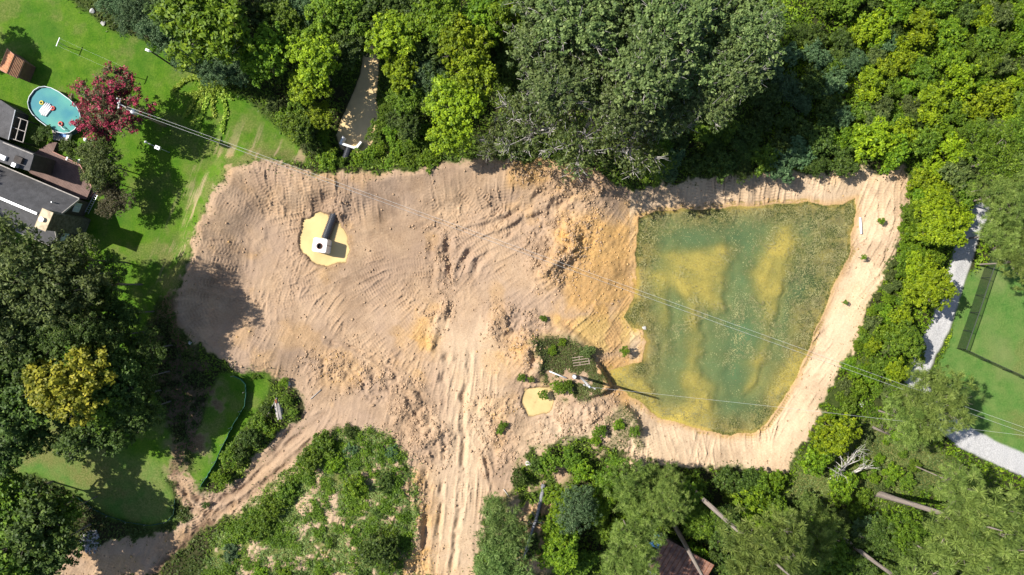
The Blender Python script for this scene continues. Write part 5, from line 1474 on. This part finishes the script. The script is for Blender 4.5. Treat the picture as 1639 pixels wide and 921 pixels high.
# creeping vine with long runners on the lawn
def vine():
    x0, y0 = P(340, 140); z0 = float(zat(x0, y0)); o = tag(empty("creeping_vine", (x0, y0, z0)), "creeping vine with long leafy runners fanning over the lawn", "vine")
    rg = np.random.default_rng(5)
    R = [[(330, 128), (312, 124), (295, 130), (278, 147)], [(332, 140), (315, 155), (306, 175), (297, 188)], [(335, 148), (320, 168), (313, 190), (308, 202)], [(338, 150), (328, 170), (320, 190), (317, 206)], [(342, 152), (341, 170), (343, 188)], [(350, 150), (360, 165), (362, 182), (356, 212)], [(356, 142), (366, 155), (372, 160)], [(325, 148), (305, 152), (300, 152)]]
    SM = simple("vine_stem", (.12, .14, .05), .8, .2, 4)
    for pts in R:
        g = np.array([P(*p) for p in pts]); seg = []
        for i in range(len(g) - 1):
            n = max(3, int(np.linalg.norm(g[i + 1] - g[i]) / .09))
            for k in range(n): seg.append(g[i] + (g[i + 1] - g[i]) * k / n)
        seg = np.array(seg); zz = zat(seg[:, 0], seg[:, 1]) - z0 + .1
        st = MB().tube([(a_ - x0, b_ - y0, c_) for a_, b_, c_ in zip(seg[::3, 0], seg[::3, 1], zz[::3])], .02, 4).build("runner", SM, o)
        c_ = np.stack([seg[:, 0] - x0, seg[:, 1] - y0, zz + .08], -1); c_ = np.repeat(c_, 6, 0) + rg.normal(size=(len(seg) * 6, 3)) * [.15, .15, .05]
        v, f = leaf_quads(c_, unit(rg, len(c_), 1.6), rg.uniform(.10, .21, len(c_)), rg, .75)
        k_ = link("foliage", mesh_np("foliage", v, f, [LEAF['vine']], {"tint": ('FLOAT', np.repeat(np.clip(rg.normal(.6, .2, len(c_)), 0, 1), 4))}), st); k_["kind"] = "stuff"
    c_ = rg.normal(size=(900, 3)) * [1.1, 1.0, .1] + [.2, .4, .2]; c_[:, 2] = np.abs(c_[:, 2]) + .05
    v, f = leaf_quads(c_, unit(rg, 900, 1.4), rg.uniform(.07, .17, 900), rg, .75)
    k_ = link("crown", mesh_np("vine_crown", v, f, [LEAF['vine']], {"tint": ('FLOAT', np.repeat(np.clip(rg.normal(.45, .25, 900), 0, 1), 4))}), o); k_["kind"] = "stuff"
vine()

# ------------------------------------------------------------------ labels for the plants
MARK = {"the white riser box": (513, 393), "the oval pool": (86, 175), "the stone chimney": (70, 350), "the white headwall": (560, 232), "the narrow creek's bend": (593, 120), "the pond's top right corner": (1378, 318), "the white pipe on the bank": (1384, 360),
        "the pond's bottom tip": (1185, 698), "the square tan puddle": (862, 642), "the leaning pole": (935, 610), "the black fence corner": (1532, 558), "the gravel drive's bend": (1475, 615), "the gnarled dead tree": (1340, 750), "the rusty shed roof": (1090, 890),
        "the upturned boat": (445, 655), "the orange shed": (24, 100), "the lamp pole": (242, 83), "the top right corner": (1639, 0), "the top left corner": (0, 0), "the bottom right corner": (1639, 921), "the bottom left corner": (0, 921),
        "the creeping vine": (335, 150), "the dirt lane's lower end": (700, 915), "the grey fallen trunk": (858, 830), "the pond's top left corner": (1025, 350), "the pink-flowering tree": (187, 178), "the top edge's middle": (820, 0), "the bottom edge's middle": (820, 921),
        "the right edge's middle": (1639, 460), "the left edge's middle": (0, 460), "the lower lawn's tree shadow": (210, 800), "the dirt track's lower bend": (320, 800), "the mound's middle": (520, 820), "the sandy spit": (1005, 560), "the white rock": (845, 742),
        "the clearing's top right tip": (1452, 268), "the half-bare oaks": (930, 215), "the bank's lower right corner": (1262, 748), "the brush's upper middle": (1450, 90), "the drive's right exit": (1639, 735), "the pines' middle": (1250, 880)}
ORD = ["nearest", "second nearest", "third nearest", "fourth nearest", "fifth nearest", "sixth nearest", "seventh nearest", "eighth nearest", "ninth nearest", "tenth nearest", "eleventh nearest", "twelfth nearest", "thirteenth nearest", "fourteenth nearest", "fifteenth nearest", "sixteenth nearest", "seventeenth nearest", "eighteenth nearest", "nineteenth nearest", "twentieth nearest"]
by = {}
for it in PLANTS: by.setdefault(it[1], []).append(it)
for stem_, lst in by.items():
    ranks = {}
    for mk, (mx_, my_) in MARK.items():
        for k, it in enumerate(sorted(lst, key=lambda q: (q[2] - mx_) ** 2 + (q[3] - my_) ** 2)):
            ranks.setdefault(it[0].name, []).append((k, math.hypot(it[2] - mx_, it[3] - my_), mk))
    for it in lst:
        k, _, mk = min(ranks[it[0].name])
        it[0]["label"] = f"{stem_}, {ORD[min(k, 19)]} of its kind to {mk}" if len(lst) > 1 else f"{stem_} near {mk}"
